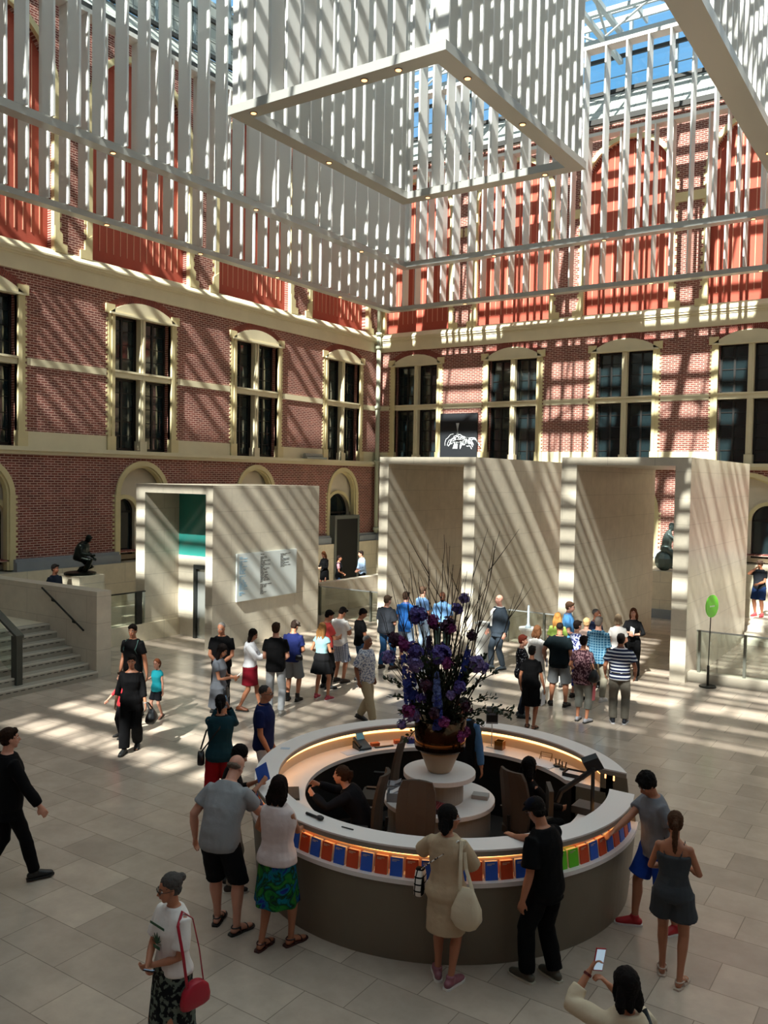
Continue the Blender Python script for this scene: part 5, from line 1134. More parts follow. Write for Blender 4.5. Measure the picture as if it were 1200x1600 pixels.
        if ex[0] == 'chestprint':
            g = MB(); c, R = frame(1.3)
            def fp(xx, zz): c_, R_ = frame(zz); return c_ + R_ @ Vector((xx*s, .157*s, 0))
            def patch(pts): g.add([fp(*p) for p in pts] + [fp(*p) + Vector((0, -.004, 0)) for p in pts], [tuple(range(len(pts))), tuple(range(len(pts), 2*len(pts)))[::-1]] + [(i, (i+1) % len(pts), len(pts) + (i+1) % len(pts), len(pts) + i) for i in range(len(pts))])
            patch([(-.1, 1.345), (.1, 1.345), (.1, 1.365), (-.1, 1.365)])
            for a_ in (-75, -50, -25, 0, 25, 50, 75):
                a_ = math.radians(a_); L_ = .1*(1 - .3*abs(a_)/1.4); patch([(0, 1.2), (.012*math.cos(a_) + L_*.5*math.sin(a_), 1.2 + L_*.5*math.cos(a_)), (L_*math.sin(a_), 1.2 + L_*math.cos(a_)), (-.012*math.cos(a_) + L_*.5*math.sin(a_), 1.2 + L_*.5*math.cos(a_))])
            patch([(-.04, 1.16), (.05, 1.16), (.05, 1.185), (-.04, 1.185)])
            g.build('chest_print', mat('green_leaf_print', '#1d4a2e', .7), body, local=True)
    M = Matrix.Translation((x, y, z0)) @ Matrix.Rotation(math.radians(rot), 4, 'Z')
    PEOPLE[key] = dict(M=M, s=s, hands={q: (M @ hands[q][0], (M.to_3x3() @ hands[q][1]), M.to_3x3() @ hands[q][2], M.to_3x3() @ hands[q][3]) for q in (1, -1)}, body=body, frame=frame, sh={q: M @ SH[q] for q in (1, -1)}, head=M @ hc)
    return body
def held_phone(key, q, label, col='#141417', screen='#5f7f96', upright=True, off=0.03):
    p, d, pn, ac = PEOPLE[key]['hands'][q]; up = (d*0.5 + Vector((0, 0, 1))*(1.2 if upright else .35)).normalized(); nn = (PEOPLE[key]['head'] - p).normalized(); nn = (nn - up*nn.dot(up)).normalized(); sd = up.cross(nn)
    c = p + up*off; t = thing('phone', label, 'phone', c)
    g = MB(); g.obox(c, sd*.037, nn*.005, up*.074); g.build('phone_case', mat('phone_case' + col, col, .4), t)
    g = MB(); g.obox(c + nn*.0055, sd*.033, nn*.0006, up*.067); g.build('phone_screen', mat('phone_screen' + screen, screen, .2, emit=screen, estr=.6), t)
def held_paper(key, q, label, col='#d9dade', w=.1, hh=.14, nm='leaflet', cat='leaflet', tilt=0.2):
    p, d, pn, ac = PEOPLE[key]['hands'][q]; up = (Vector((0, 0, 1)) + d*tilt).normalized(); nn = pn if abs(pn.dot(up)) < .9 else ac; nn = (nn - up*nn.dot(up)).normalized(); sd = up.cross(nn)
    c = p - up*hh*.6*(1 if d.z < -.3 else -1); g = MB(); g.obox(c, sd*w, nn*.002, up*hh); o = g.build(nm, mat('paper' + col, col, .6)); tag(o, label, cat)
def bag(key, label, centre, size, m_, strap, sw_=.012, kind='bag', rz=0.0, shape='box'):
    """centre, strap points in the carrier's own frame (metres, scaled to height)"""
    P_ = PEOPLE[key]; M = P_['M']; s = P_['s']; c = M @ (Vector(centre)*s); t = thing('bag', label, kind, c)
    sx_, sy_, sz_ = [v*s for v in size]; R = M.to_3x3() @ rotz(rz); g = MB(); rings_ = []
    prof_ = [(.0, .80, .8), (.06, .96, 1.0), (.3, 1.0, 1.05), (.7, .96, .9), (.95, .86, .5), (1.0, .8, .3)] if shape == 'box' else [(.0, .35, .5), (.08, .7, .9), (.25, 1.0, 1.15), (.5, .95, 1.05), (.8, .62, .6), (1.0, .4, .25)]
    for f, kx, ky in prof_:
        rings_.append([c + R @ Vector((sx_*kx*math.copysign(abs(math.cos(a))**.6, math.cos(a)), sy_*ky*math.copysign(abs(math.sin(a))**.6, math.sin(a)), (f - .5)*2*sz_)) for a in [2*pi*i/20 for i in range(20)]])
    g.loft(rings_); b_ = g.build('bag_body', m_, t, smooth=True)
    for st in (strap if isinstance(strap[0][0], (tuple, list)) else [strap]):
        g = MB(); pts = [M @ (Vector(p)*s) for p in st]
        q = [pts[0]] 
        for a, b in zip(pts, pts[1:]): q += [a.lerp(b, .5), b]
        g.tube(q, (sw_*s, .004), 6); g.build('strap', m_, t)
    return t
F = fabric
PH = dict(hr=(.07, .30, 1.14), hl=(-.08, .27, 1.10), poleR=(.6, -.3, -1), poleL=(-.6, -.3, -1), head=(0, 28))
CL = dict(hr=(.06, .20, 1.0), hl=(-.06, .20, .99), poleR=(.8, -.4, -.8), poleL=(-.8, -.4, -.8))
def P_(key, x, y, rot, h, label, **k):
    b = dict(k); base_ = b.pop('base', {}); d = dict(base_); d.update(b); return person(key, x, y, rot, h, label, **d)
black = F('black_cotton', '#060608'); navy = F('navy_cotton', '#161c33'); khaki = F('khaki_cotton', '#a39478'); jean = F('blue_denim', '#2f4a6b'); greyt = F('grey_cotton', '#8b8d90'); white = F('white_cotton', '#dcd8d4')
# foreground and around the desk
P_('suit_edge', -8.82, 5.62, -14, 1.80, 'man in a black suit walking off past the left edge of the photo', hair=('short', '#2a1a10'), top=('long', black, dict(ease=.02)), jacket=(F('black_suiting', '#07070a'), dict(hem=.76)), bottom=('trousers', F('black_suiting', '#07070a')), fr=(.09, .26, 0, 5), fl=(-.09, -.26, .06, -5, -.4), hr=(.34, .22, .92), hl=(-.26, -.12, .9), head=(-12, 0), shoes=('shoe', '#0a0a0a'))
P_('lady', -4.93, 4.53, 172, 1.62, 'grey-haired woman with glasses, white leaf-print tee and red shoulder bag', sex='f', skin='tan', hair=('bun', '#4a4744'), top=('tee', white, dict(hem=.93, ease=.025, se=.025, sleeve=.75)), bottom=('skirt', F('dark_leaf_print', '#14161a', 'print', '#5f6a60', 22), dict(hem=.1, r=.235, fold=.04, folds=6)), hr=(.0, .24, 1.07), hl=(.02, .2, 1.03), poleR=(1, -.5, -.8), poleL=(-1, -.5, -.8), head=(-16, 8), extras=(('glasses', '#1a1614'), ('chestprint',)), shoes=('flat', '#111111'), curl=1.0)
P_('bald', -6.12, 6.30, 14, 1.86, 'bald man in grey tee and dark shorts stooping over the desk', hair=('fringe', '#6b5d52'), lean=30, head=(-8, 16), top=('tee', greyt, dict(hem=.86, ease=.022, se=.02)), bottom=('shorts', F('black_shorts_cloth', '#111318'), dict(len=1.02, ease=.03, ease2=.045)), fr=(.14, .02, 0, 22), fl=(-.13, .12, 0, -12), hl=(-.33, .02, .88), hr=(.22, .48, 1.08), poleL=(-.6, -.8, 0), shoes=('sandal', '#161210'), fat=1.1)
P_('booklet', -6.72, 7.02, -40, 1.66, 'dark-haired person in black reading a blue booklet by the left counter', sex='f', skin='tan', hair=('bob', '#120d0b', .16), lean=8, head=(0, 25), top=('three', black, dict(hem=.8)), bottom=('trousers', F('beige_cotton', '#8c8070')), hr=(.12, .34, 1.28), hl=(-.08, .32, 1.24), poleR=(.6, -.3, -1), poleL=(-.6, -.3, -1), shoes=('trainer', '#2a2420', '#c8c0b4'))
P_('tropic', -5.49, 6.41, 6, 1.72, 'woman in a sleeveless white top and tropical green and blue skirt', sex='f', skin='tan', hair=('bob', '#1a0f0c', .17), head=(12, 6), top=('sleeveless', F('pale_pink_white_cotton', '#cdbfbd'), dict(hem=.885, ease=.036)), bottom=('skirt', F('tropical_print', '#112233', 'tropic', sc=5), dict(waist=.99, hem=.47, r=.225, fold=.06, folds=7)), hl=(-.27, .27, 1.0), hr=(.05, .40, 1.1), poleL=(-.9, -.5, -.6), fr=(.11, .10, 0, 18), fl=(-.10, -.12, 0, 0), shoes=('sandal', '#3a1a16'), fat=1.04)
P_('staffw', -5.72, 8.2, 112, 1.68, 'staff woman in a dark jacket leaning onto the left counter', sex='f', skin='fair', hair=('pony', '#3a2619', .14), pz=.56, lean=34, head=(-5, -14), top=('long', black), jacket=(F('charcoal_jacket_cloth', '#15151a'), dict(hem=.86)), bottom=('trousers', black), hr=(.12, .60, 1.02), hl=(-.2, .56, 1.0), fr=(.12, .42, 0), fl=(-.12, .4, 0), extras=(('badge', .06),))
P_('redtrou', -8.21, 8.37, 42, 1.72, 'woman in teal jacket and red trousers raising a camera, back turned', sex='f', skin='tan', hair=('pony', '#14100f', .16), jacket=(F('dark_teal_cloth', '#173842'), dict(hem=.84, sleeve=1.85)), top=('long', black), bottom=('trousers', F('crimson_red_cloth', '#a01822'), dict(ease=.035, ease2=.07)), hr=(.10, .26, 1.50), hl=(-.04, .26, 1.50), poleR=(.4, -.1, -1), poleL=(-.4, -.1, -1), shoes=('flat', '#222222'), head=(-5, 0))
P_('navypolo', -8.0, 9.01, -66, 1.76, 'man with glasses in a navy polo and white trousers behind the desk', skin='tan', hair=('buzz', '#3a3836'), top=('polo', F('deep_navy_pique', '#141e48'), dict(hem=.85, ease=.02)), bottom=('trousers', F('off_white_cotton', '#c9c6c2')), hr=(.2, .14, .88), head=(6, 4), extras=(('glasses', '#111111'),), fat=1.05)
P_('tote', -3.80, 6.84, 12, 1.68, 'woman in a beige shirt dress with a cream tote, leaning on the desk', sex='f', skin='tan', hair=('bob', '#120f0e', .14), head=(-62, 2), top=('half', F('beige_linen', '#b8a488'), dict(hem=.53, ease=.034, se=.03, nm='dress', sleeve=.95)), hl=(-.20, .38, 1.19), poleL=(-1, -.3, -.6), hr=(.10, .34, 1.18), poleR=(.8, -.6, -.8), hd={-1: ((.5, .9, 0), (0, 0, -1))}, fr=(.07, -.04, 0, 20), fl=(-.09, .06, 0, -25), extras=(('glasses', '#b8b8b8'),), shoes=('trainer', '#8a5560', '#d8d4cc'))
P_('capman', -3.07, 7.40, 77, 1.74, 'man in black with a dark cap resting one hand on the counter', skin='tan', hair=('short', '#15110f'), lean=10, head=(-6, 26), top=('tee', F('jet_black_cotton', '#060608'), dict(hem=.82, ease=.03, se=.03, sleeve=.8)), bottom=('trousers', F('jet_black_cotton'), dict(ease=.03)), hr=(.20, .50, 1.17), hd={1: ((.15, 1, 0), (0, 0, -1))}, hl=(-.27, .04, .86), extras=(('cap', F('ink_blue_cap_cloth', '#0d1120')), ('glasses', '#1a1a1c')), fr=(.12, -.06, 0), fl=(-.10, .10, 0, 0), shoes=('trainer', '#4a4438', '#b8b2a0'), curl={1: .1, -1: .5})
P_('boy', -2.5, 8.95, 136, 1.70, 'young man in grey tee, blue shorts and red trainers reaching to the booklets', skin='tan', hair=('curly', '#120f0e'), lean=8, head=(10, 30), top=('tee', F('mid_grey_cotton', '#74767c'), dict(hem=.82, ease=.025, se=.02)), bottom=('shorts', F('royal_blue_cloth', '#1c3f96'), dict(len=.85, ease=.04, ease2=.05)), hr=(-.02, .60, 1.02), hd={1: ((-.2, 1, -.5), (0, -.3, -1))}, hl=(-.25, .0, .9), fr=(.12, .14, 0, 25), fl=(-.14, -.2, 0, -5), shoes=('trainer', '#a81c24', '#d8d4d0'), curl={1: .3, -1: .5})
P_('playsuit', -2.08, 8.12, 6, 1.62, 'woman with a ponytail in a grey strappy playsuit and flip-flops', sex='f', skin='tan', hair=('pony', '#4a3222', .34), head=(14, 6), top=('cami', F('slate_grey_crepe', '#3c4146'), dict(hem=.86, ease=.022, nm='playsuit_bodice')), bottom=('shorts', F('slate_grey_crepe'), dict(len=.55, ease=.05, ease2=.065, waist=1.05)), hr=(.10, .27, 1.1), hl=(-.10, .26, 1.08), poleR=(1, -.7, -.9), poleL=(-1, -.7, -.9), fr=(.10, -.08, 0, 12), fl=(-.10, .10, 0, -10), shoes=('sandal', '#b9a898', '#7a6658'), curl=.9)
P_('photog', -1.62, 5.28, 30, 1.62, 'dark-haired woman in a cream top photographing with a red-cased phone', sex='f', skin='tan', hair=('bob', '#14100f', .15), head=(22, 4), top=('long', F('cream_jersey', '#c9baa0'), dict(ease=.03, se=.03, sleeve=1.55)), bottom=('trousers', jean), hl=(-.20, .30, 1.55), hr=(-.06, .28, 1.47), poleL=(-1, -.1, -.9), poleR=(1, -.1, -.9), extras=(('watch', -1, '#5a1c1c'),), curl=.9)
P_('staffvase', -5.42, 10.12, -168, 1.76, 'staff member in blue shirt and dark vest half hidden by the bouquet', skin='tan', hair=('short', '#1a1412'), top=('long', F('mid_blue_shirting', '#4a6f98'), dict(sleeve=1.9, ease=.02)), jacket=(F('black_vest_cloth', '#101014'), dict(sleeve=0, hem=.84)), bottom=('trousers', black), hr=(.14, .2, .98), hl=(-.28, .06, .86), extras=(('badge', .07),))
P_('staffdark', -4.2, 9.55, -20, 1.70, 'seated staff member in black seen from behind inside the desk', sex='f', skin='tan', hair=('bob', '#0c0a0a', .2), pz=.54, top=('long', F('jet_black_cotton')), bottom=('trousers', F('jet_black_cotton')), fr=(.12, .42, 0), fl=(-.12, .42, 0), hr=(.2, .4, .72), hl=(-.2, .4, .72))
# family on the left
P_('dad', -13.01, 10.89, -162, 1.82, 'man in a plain black tee holding the hand of the girl in teal', skin='tan', hair=('short', '#1c1411'), head=(14, 4), top=('tee', black, dict(ease=.02)), bottom=('trousers', black), hl=(-.30, .02, .86), fr=(.1, .12, 0), fl=(-.1, -.12, .02))
P_('mum', -11.5, 9.6, -142, 1.64, 'short-haired woman all in black walking towards the desk', sex='f', skin='tan', hair=('short', '#1a1412'), head=(6, 6), top=('three', F('jet_black_cotton'), dict(neck=1.43, hem=.75, ease=.028, se=.02)), bottom=('trousers', F('jet_black_cotton'), dict(ease=.03, ease2=.05)), fr=(.08, .2, 0), fl=(-.08, -.14, .05, -5, -.3), hr=(.27, .04, .88), hl=(-.26, .06, .86), extras=(('watch', -1),), fat=1.05)
P_('girl', -12.61, 11.14, -172, 1.13, 'little girl in a teal top and black shorts holding a hand', sex='f', skin='fair', hair=('pony', '#6a3a22', .14), head=(10, 4), top=('cap', F('teal_jersey', '#1f8f9c'), dict(hem=.82, ease=.03)), bottom=('shorts', F('black_jersey', '#15161c'), dict(len=.8, ease=.03)), hr=(.34, .1, 1.12), hl=(-.26, .06, .84), fr=(.09, .12, 0), fl=(-.09, -.12, .04, -5, -.3), shoes=('sandal', '#2a1c18'))
P_('kid', -12.2, 9.98, 165, 1.15, 'small child in a red top swinging an arm behind the woman in black', sex='f', skin='fair', hair=('short', '#3a2418'), top=('long', F('coral_red_jersey', '#b5323a'), dict(sleeve=1.3)), bottom=('trousers', F('black_jersey')), hr=(.42, .25, .95), hl=(-.25, .05, .85))
# queue left
P_('greydress', -10.91, 11.07, -68, 1.68, 'woman with long dark hair in a short grey dress using a phone', sex='f', skin='tan', hair=('long', '#160f0d', .42), base=PH, top=('tee', F('heather_grey_jersey', '#6c7078'), dict(sleeve=.5, nm='dress_bodice')), bottom=('skirt', F('heather_grey_jersey'), dict(hem=.55, r=.2, folds=6)), shoes=('sandal', '#2a211c'))
P_('oldman', -12.05, 12.3, -150, 1.78, 'grey-haired man in black facing the camera behind the red skirt', skin='tan', hair=('buzz', '#8b8784'), top=('tee', black, dict(ease=.025)), bottom=('trousers', black), base=CL, head=(-10, 12), fat=1.08)
P_('redskirt', -11.58, 12.62, -62, 1.66, 'woman in a white blouse and short crimson skirt reading a phone', sex='f', skin='tan', hair=('long', '#1a120f', .3), hr=(.05, .40, 1.16), hl=(-.05, .36, 1.12), poleR=(.6, -.3, -1), poleL=(-.6, -.3, -1), head=(0, 24), top=('long', F('white_blouse_cloth', '#d6d6da'), dict(sleeve=1.5, ease=.03, se=.03, hem=.95)), bottom=('skirt', F('crimson_skirt_cloth', '#7c1524'), dict(hem=.56, r=.185, fold=.02)), fr=(.08, -.2, .02, 10), fl=(-.08, .2, 0), shoes=('shoe', '#6b3b22'))
P_('blacktee', -10.96, 12.67, 30, 1.84, 'tall man from behind in a black tee and pale grey jeans', skin='fair', hair=('short', '#3a271c'), top=('tee', black, dict(ease=.022, hem=.84)), bottom=('trousers', F('pale_grey_denim', '#8f9296')), base=CL, shoes=('trainer', '#8a8884', '#b0aca4'))
P_('bluetee', -11.4, 13.73, 20, 1.70, 'man in a flat cap, navy tee and grey shorts looking down', skin='tan', hair=('short', '#2a1e18'), top=('tee', F('navy_blue_jersey', '#17204f'), dict(ease=.025)), bottom=('shorts', F('grey_shorts_cloth', '#6f7275'), dict(len=.95, ease=.035, ease2=.045)), base=CL, head=(-20, 25), extras=(('cap', F('grey_brown_cap_cloth', '#6b5f58')),), shoes=('boot', '#1a1816'))
P_('blonde', -10.99, 14.18, 5, 1.63, 'woman with long blond hair, pale teal top and black flared skirt', sex='f', skin='tan', hair=('long', '#8a6238', .36), top=('cap', F('pale_teal_jersey', '#7fa3a6'), dict(hem=.98)), bottom=('skirt', F('black_skirt_cloth', '#0e0e10'), dict(hem=.62, r=.27, fold=.07, folds=9, waist=1.08)), hl=(-.2, .2, 1.05), hr=(.14, .26, 1.08), fr=(.16, .02, 0), fl=(-.15, .02, 0), shoes=('trainer', '#b03a4c', '#d8d0cc'))
P_('redtee', -11.5, 15.0, -22, 1.76, 'dark-haired man in a coral red tee behind the blond woman', skin='tan', hair=('short', '#15100e'), top=('tee', F('coral_red_cotton', '#b5403c')), bottom=('trousers', black), base=PH, head=(-20, 25))
P_('whitetee', -11.6, 15.63, -3, 1.75, 'young man in a white tee and blue checked shorts, head bent', skin='tan', hair=('short', '#1a1311'), top=('tee', white, dict(ease=.025)), bottom=('shorts', F('blue_check_cloth', '#aab0bd', 'check', '#3c4668', 26), dict(len=.98, ease=.04, ease2=.05)), base=PH, head=(-15, 38), shoes=('shoe', '#3a2a22'))
P_('jeans1', -11.3, 16.0, -30, 1.70, 'man in a black tee and blue jeans next to the checked shorts', skin='tan', hair=('short', '#120e0d'), top=('tee', black), bottom=('trousers', jean), base=CL, head=(-30, 28), extras=(('glasses', '#222222'),))
P_('pattern', -9.3, 13.38, -82, 1.68, 'older man in a white patterned shirt and khaki trousers walking right', skin='brown', hair=('buzz', '#6a6866'), top=('tee', F('white_blue_floral', '#c9c9cc', 'print', '#6d7590', 30), dict(hem=.8, ease=.035, se=.03, sleeve=.9)), bottom=('trousers', khaki, dict(ease=.03)), fr=(.08, .22, 0), fl=(-.08, -.16, .03, -5, -.3), hr=(.26, -.02, .88), hl=(-.26, .06, .86), head=(0, 8), fat=1.1)
# by the left tall gateway
P_('jeans2', -11.53, 17.44, -4, 1.82, 'man in a dark tee and blue jeans beside the gateway queue', skin='fair', hair=('short', '#4a3a2e'), top=('tee', F('charcoal_cotton', '#23262c'), dict(ease=.035, se=.03, sleeve=.8)), bottom=('trousers', F('bright_blue_denim', '#2c5580')), base=CL, head=(-14, 10), fr=(.13, .05, 0), fl=(-.13, -.03, 0), fat=1.1, shoes=('shoe', '#3a241a'))
P_('bluea', -11.45, 18.2, 10, 1.84, 'man in a vivid blue polo seen from behind near the gateway', skin='fair', hair=('short', '#3a2a20'), top=('polo', F('vivid_blue_pique', '#2f6fc0'), dict(hem=.8, ease=.025)), bottom=('shorts', F('light_blue_shorts', '#9fb6d0'), dict(len=.9, ease=.03)), base=CL, head=(-18, 0))
P_('blueb', -11.75, 19.5, -22, 1.82, 'second man, paler blue shirt, behind the vivid blue polo', skin='fair', hair=('short', '#4a382c'), top=('tee', F('sky_blue_shirting', '#7aa2d8'), dict(hem=.8, sleeve=.8)), bottom=('trousers', F('light_blue_shorts')), base=CL)
P_('guard', -10.8, 18.94, -163, 1.84, 'guard in a light blue shirt, dark tie and dark trousers', skin='brown', hair=('bald', '#111111'), head=(-6, 14), top=('polo', F('light_blue_uniform', '#7fb0e6'), dict(sleeve=.8, ease=.02)), bottom=('trousers', F('dark_green_grey_wool', '#22302c')), base=CL, extras=(('beard',), ('belt',), ('badge', .08)), shoes=('shoe', '#0e0e0e'))
P_('suit', -9.32, 19.17, 142, 1.86, 'bald man in a slate grey suit and white shirt gazing left', skin='pink', hair=('bald', '#b9aa9c'), head=(8, -6), top=('long', F('white_shirting', '#dddddb')), jacket=(F('slate_grey_suiting', '#343d47'), dict(hem=.78, front=F('white_shirting', '#dddddb'))), bottom=('trousers', F('slate_grey_suiting', '#343d47')), hr=(.24, .16, .90), hl=(-.26, -.02, .88), fr=(.08, .14, 0), fl=(-.10, -.08, 0, -12), shoes=('shoe', '#4f5a63'), fat=1.16)
# tour group on the right
P_('w34', -7.25, 16.75, -7, 1.64, 'woman with brown hair in a white tee, left end of the tour group', sex='f', skin='fair', hair=('bob', '#5a3a24', .16), top=('tee', white), bottom=('trousers', F('cream_cotton_trouser', '#d6d0c4')), base=CL)
P_('w35', -7.05, 15.55, -60, 1.64, 'red-haired woman in a black dotted blouse over white', sex='f', skin='fair', hair=('short', '#5a2418'), top=('tee', F('black_dotted_blouse', '#12131a', 'dots', '#b9bcc4', 26), dict(hem=.92, sleeve=.9)), bottom=('trousers', F('ink_trouser', '#101520')), base=CL, head=(-10, 4), shoes=('shoe', '#20343a'), fat=1.06)
P_('w36', -6.56, 14.93, 8, 1.58, 'short dark-haired woman in black tee and skirt, front left of the group', sex='f', skin='tan', hair=('short', '#120e0d'), top=('tee', F('jet_black_cotton'), dict(hem=.78, ease=.03)), bottom=('skirt', F('jet_black_cotton'), dict(hem=.5, r=.2)), hr=(.27, .05, .86), fr=(.08, -.04, 0), fl=(-.08, .04, 0), shoes=('sandal', '#4a3a30'))
P_('m37', -6.76, 16.78, 12, 1.76, 'broad man from behind in a black polo and grey shorts', skin='tan', hair=('buzz', '#1a1614'), top=('polo', F('green_black_pique', '#0f1a1e'), dict(hem=.82, ease=.03, se=.02)), bottom=('shorts', F('grey_shorts_cloth'), dict(len=1.0, ease=.03, ease2=.045)), hl=(-.30, .05, .98), fr=(.15, .0, 0, 18), fl=(-.15, .02, 0, -18), shoes=('shoe', '#1e1712'), fat=1.12)
P_('w38', -6.7, 17.6, -30, 1.70, 'woman in a blue and white patterned top and cobalt trousers', sex='f', skin='fair', hair=('short', '#241a16'), top=('tee', F('blue_white_print', '#b9bdd0', 'print', '#27306a', 24), dict(hem=.82)), bottom=('capri', F('cobalt_cotton', '#1d2f86')), base=CL, shoes=('shoe', '#1c1512'))
P_('m39', -7.51, 19.15, -75, 1.86, 'tall man in a sky blue shirt and glasses rising above the group', skin='pink', hair=('short', '#4a3426'), top=('polo', F('sky_blue_pique', '#5f9fdc')), bottom=('trousers', khaki), base=CL, extras=(('glasses', '#333333'),), head=(0, 8))
P_('w40', -7.45, 18.35, 12, 1.70, 'woman with long ginger blond hair and a lime top', sex='f', skin='fair', hair=('long', '#a8763e', .34), top=('tee', F('lime_cotton', '#b8d86a')), bottom=('trousers', F('cream_cotton_trouser')), base=CL)
P_('w41', -6.75, 18.30, 8, 1.66, 'woman with short blond hair in a pale peach top', sex='f', skin='fair', hair=('short', '#b8966a'), top=('tee', F('pale_peach_cotton', '#e0bfae'), dict(ease=.03)), bottom=('trousers', F('cream_cotton_trouser')), base=CL, fat=1.1)
P_('w42', -5.93, 15.94, -4, 1.70, 'woman in a maroon patterned top and grey cropped trousers', sex='f', skin='tan', hair=('short', '#1c1412'), top=('tee', F('maroon_print', '#3a2029', 'print', '#8a6a70', 28), dict(hem=.78, ease=.03, sleeve=.6)), bottom=('capri', F('stone_grey_cotton', '#85867f'), dict(len=1.55, ease=.03)), hl=(-.25, .2, 1.0), fr=(.10, .0, 0), fl=(-.11, .05, 0), shoes=('flat', '#8a8a90'), fat=1.08)
P_('m43', -6.78, 18.98, -95, 1.78, 'grey-haired man in a navy polo looking right', skin='brown', hair=('buzz', '#4a4644'), top=('polo', navy, dict()), bottom=('trousers', khaki), base=CL, fat=1.08)
P_('m44', -6.25, 17.67, 0, 1.82, 'man in a teal and blue plaid shirt seen from behind', skin='fair', hair=('short', '#7a7068'), top=('tee', F('teal_plaid', '#2a5a78', 'check', '#7aa0b4', 18), dict(hem=.8, ease=.03, sleeve=.9)), bottom=('trousers', F('grey_khaki', '#8a8474')), base=CL, shoes=('trainer', '#d0ccc8', '#c8c4c0'))
P_('w45', -6.35, 19.25, 18, 1.66, 'woman with ash-blond hair in white, next to the guide', sex='f', skin='fair', hair=('bob', '#7d6a55', .12), top=('tee', white), bottom=('trousers', black), base=CL)
P_('guide', -6.30, 20.22, -176, 1.70, 'auburn-haired guide in black facing the group with papers', sex='f', skin='fair', hair=('long', '#5a3420', .24), top=('three', F('jet_black_cotton'), dict(hem=.8, ease=.02)), bottom=('trousers', F('jet_black_cotton'), dict(ease=.03)), hr=(.04, .26, 1.18), hl=(-.10, .26, 1.14), poleR=(1, -.4, -.6), poleL=(-1, -.4, -.6), head=(8, 4), fat=1.0)
P_('stripes', -5.31, 16.30, 16, 1.76, 'man from behind in a navy and white striped polo and grey trousers', skin='tan', hair=('short', '#2a2422'), top=('polo', F('navy_white_stripe', '#d8dae0', 'stripe', '#1c2444', 15), dict(hem=.86, ease=.025, se=.03)), bottom=('trousers', F('warm_grey_wool', '#767268'), dict(ease=.03)), extras=(('belt',),), hl=(-.28, .1, .93), hr=(.28, .1, .93), shoes=('trainer', '#1c2430', '#d8d8dc'), fat=1.08)
# far and high
P_('hat', -5.02, 28.75, 165, 1.76, 'man in a hat and dark tee on the right steps, hand raised to his face', skin='tan', z0=.56, hair=('short', '#2a1e18'), top=('tee', F('charcoal_cotton')), bottom=('shorts', F('dark_denim_shorts', '#1f3560'), dict(len=.9, ease=.04)), hr=(.06, .18, 1.5), poleR=(1, 0, -1), hl=(-.1, .3, 1.05), extras=(('hat', F('brown_hat_felt', '#4a3a30')),), shoes=('trainer', '#c04a50', '#c04a50'), fat=1.1)
P_('c1', -19.9, 25.77, 170, 1.68, 'woman with long light brown hair in black by the far left doorway', sex='f', skin='fair', z0=.2, hair=('long', '#6a4228', .34), top=('long', black), bottom=('skirt', black, dict(hem=.6, r=.19)), base=PH)
P_('c2', -18.95, 25.4, -60, 1.60, 'woman in a dusty pink top with a dark waistcoat by the parapet', sex='f', skin='tan', z0=.2, hair=('short', '#1a1210'), top=('tee', F('dusty_pink', '#a87880')), jacket=(F('black_vest_cloth', '#101014'), dict(sleeve=0)), bottom=('trousers', jean), base=CL)
P_('c3', -18.52, 26.3, 150, 1.75, 'man in a pale blue shirt leaning towards the woman in dusty pink', skin='fair', z0=.2, hair=('short', '#241a16'), lean=8, top=('long', F('pale_blue_shirting', '#9fb8d8'), dict(sleeve=1.6)), bottom=('trousers', black), base=CL)
P_('leftman', -19.5, 13.75, -80, 1.80, 'young man in a dark tee behind the stone wall top on the left', skin='brown', z0=.5, hair=('short', '#15100e'), top=('tee', F('dark_slate_cotton', '#232a38')), bottom=('trousers', black))
# ---- things they hold or carry
bag('lady', 'red zipped shoulder bag on the hip of the woman with glasses', (-.25, -.05, .80), (.045, .135, .105), mat('crimson_nylon', '#a3142c', .45), [(-.26, .03, .84), (-.25, .07, 1.15), (-.17, .07, 1.38), (-.13, .0, 1.465), (-.15, -.09, 1.38), (-.23, -.10, 1.15), (-.26, -.13, .84)], sw_=.012)
bag('tote', 'cream cloth tote hanging from the shoulder of the beige dress', (.24, -.13, .85), (.15, .07, .2), F('cream_canvas', '#cfc2a8'), [[(.30, -.14, 1.03), (.215, -.08, 1.2), (.17, -.04, 1.45), (.17, .03, 1.42)], [(.18, -.15, 1.03), (.17, -.12, 1.3), (.155, -.05, 1.455), (.15, .02, 1.44)]], sw_=.018, shape='sack')
bag('tote', 'small black and white check bag at the left hip of the beige dress', (-.28, .03, .95), (.05, .09, .13), F('black_white_check', '#dcd8d0', 'check', '#0c0c0e', 16), [(-.26, .0, 1.08), (-.16, -.13, 1.2), (.0, -.13, 1.33), (.12, -.06, 1.45), (.13, .04, 1.42)], sw_=.009)
bag('mum', 'black slouchy handbag carried by the woman all in black', (-.36, .0, .62), (.10, .17, .13), mat('black_leather', '#0e0f12', .35), [[(-.36, .12, .72), (-.30, .08, .86), (-.27, .05, .88)], [(-.36, -.12, .72), (-.30, -.02, .86), (-.27, .03, .88)]], sw_=.014, shape='sack')
bag('dad', 'grey-green backpack worn by the man in the plain black tee', (.05, -.24, 1.16), (.14, .08, .24), F('grey_green_canvas', '#3d5450'), [[(.10, -.16, 1.38), (.12, .03, 1.46), (.12, .13, 1.3), (.14, .02, 1.05)], [(-.1, -.16, 1.38), (-.12, .03, 1.46), (-.12, .13, 1.3), (-.14, .02, 1.05)]], sw_=.02)
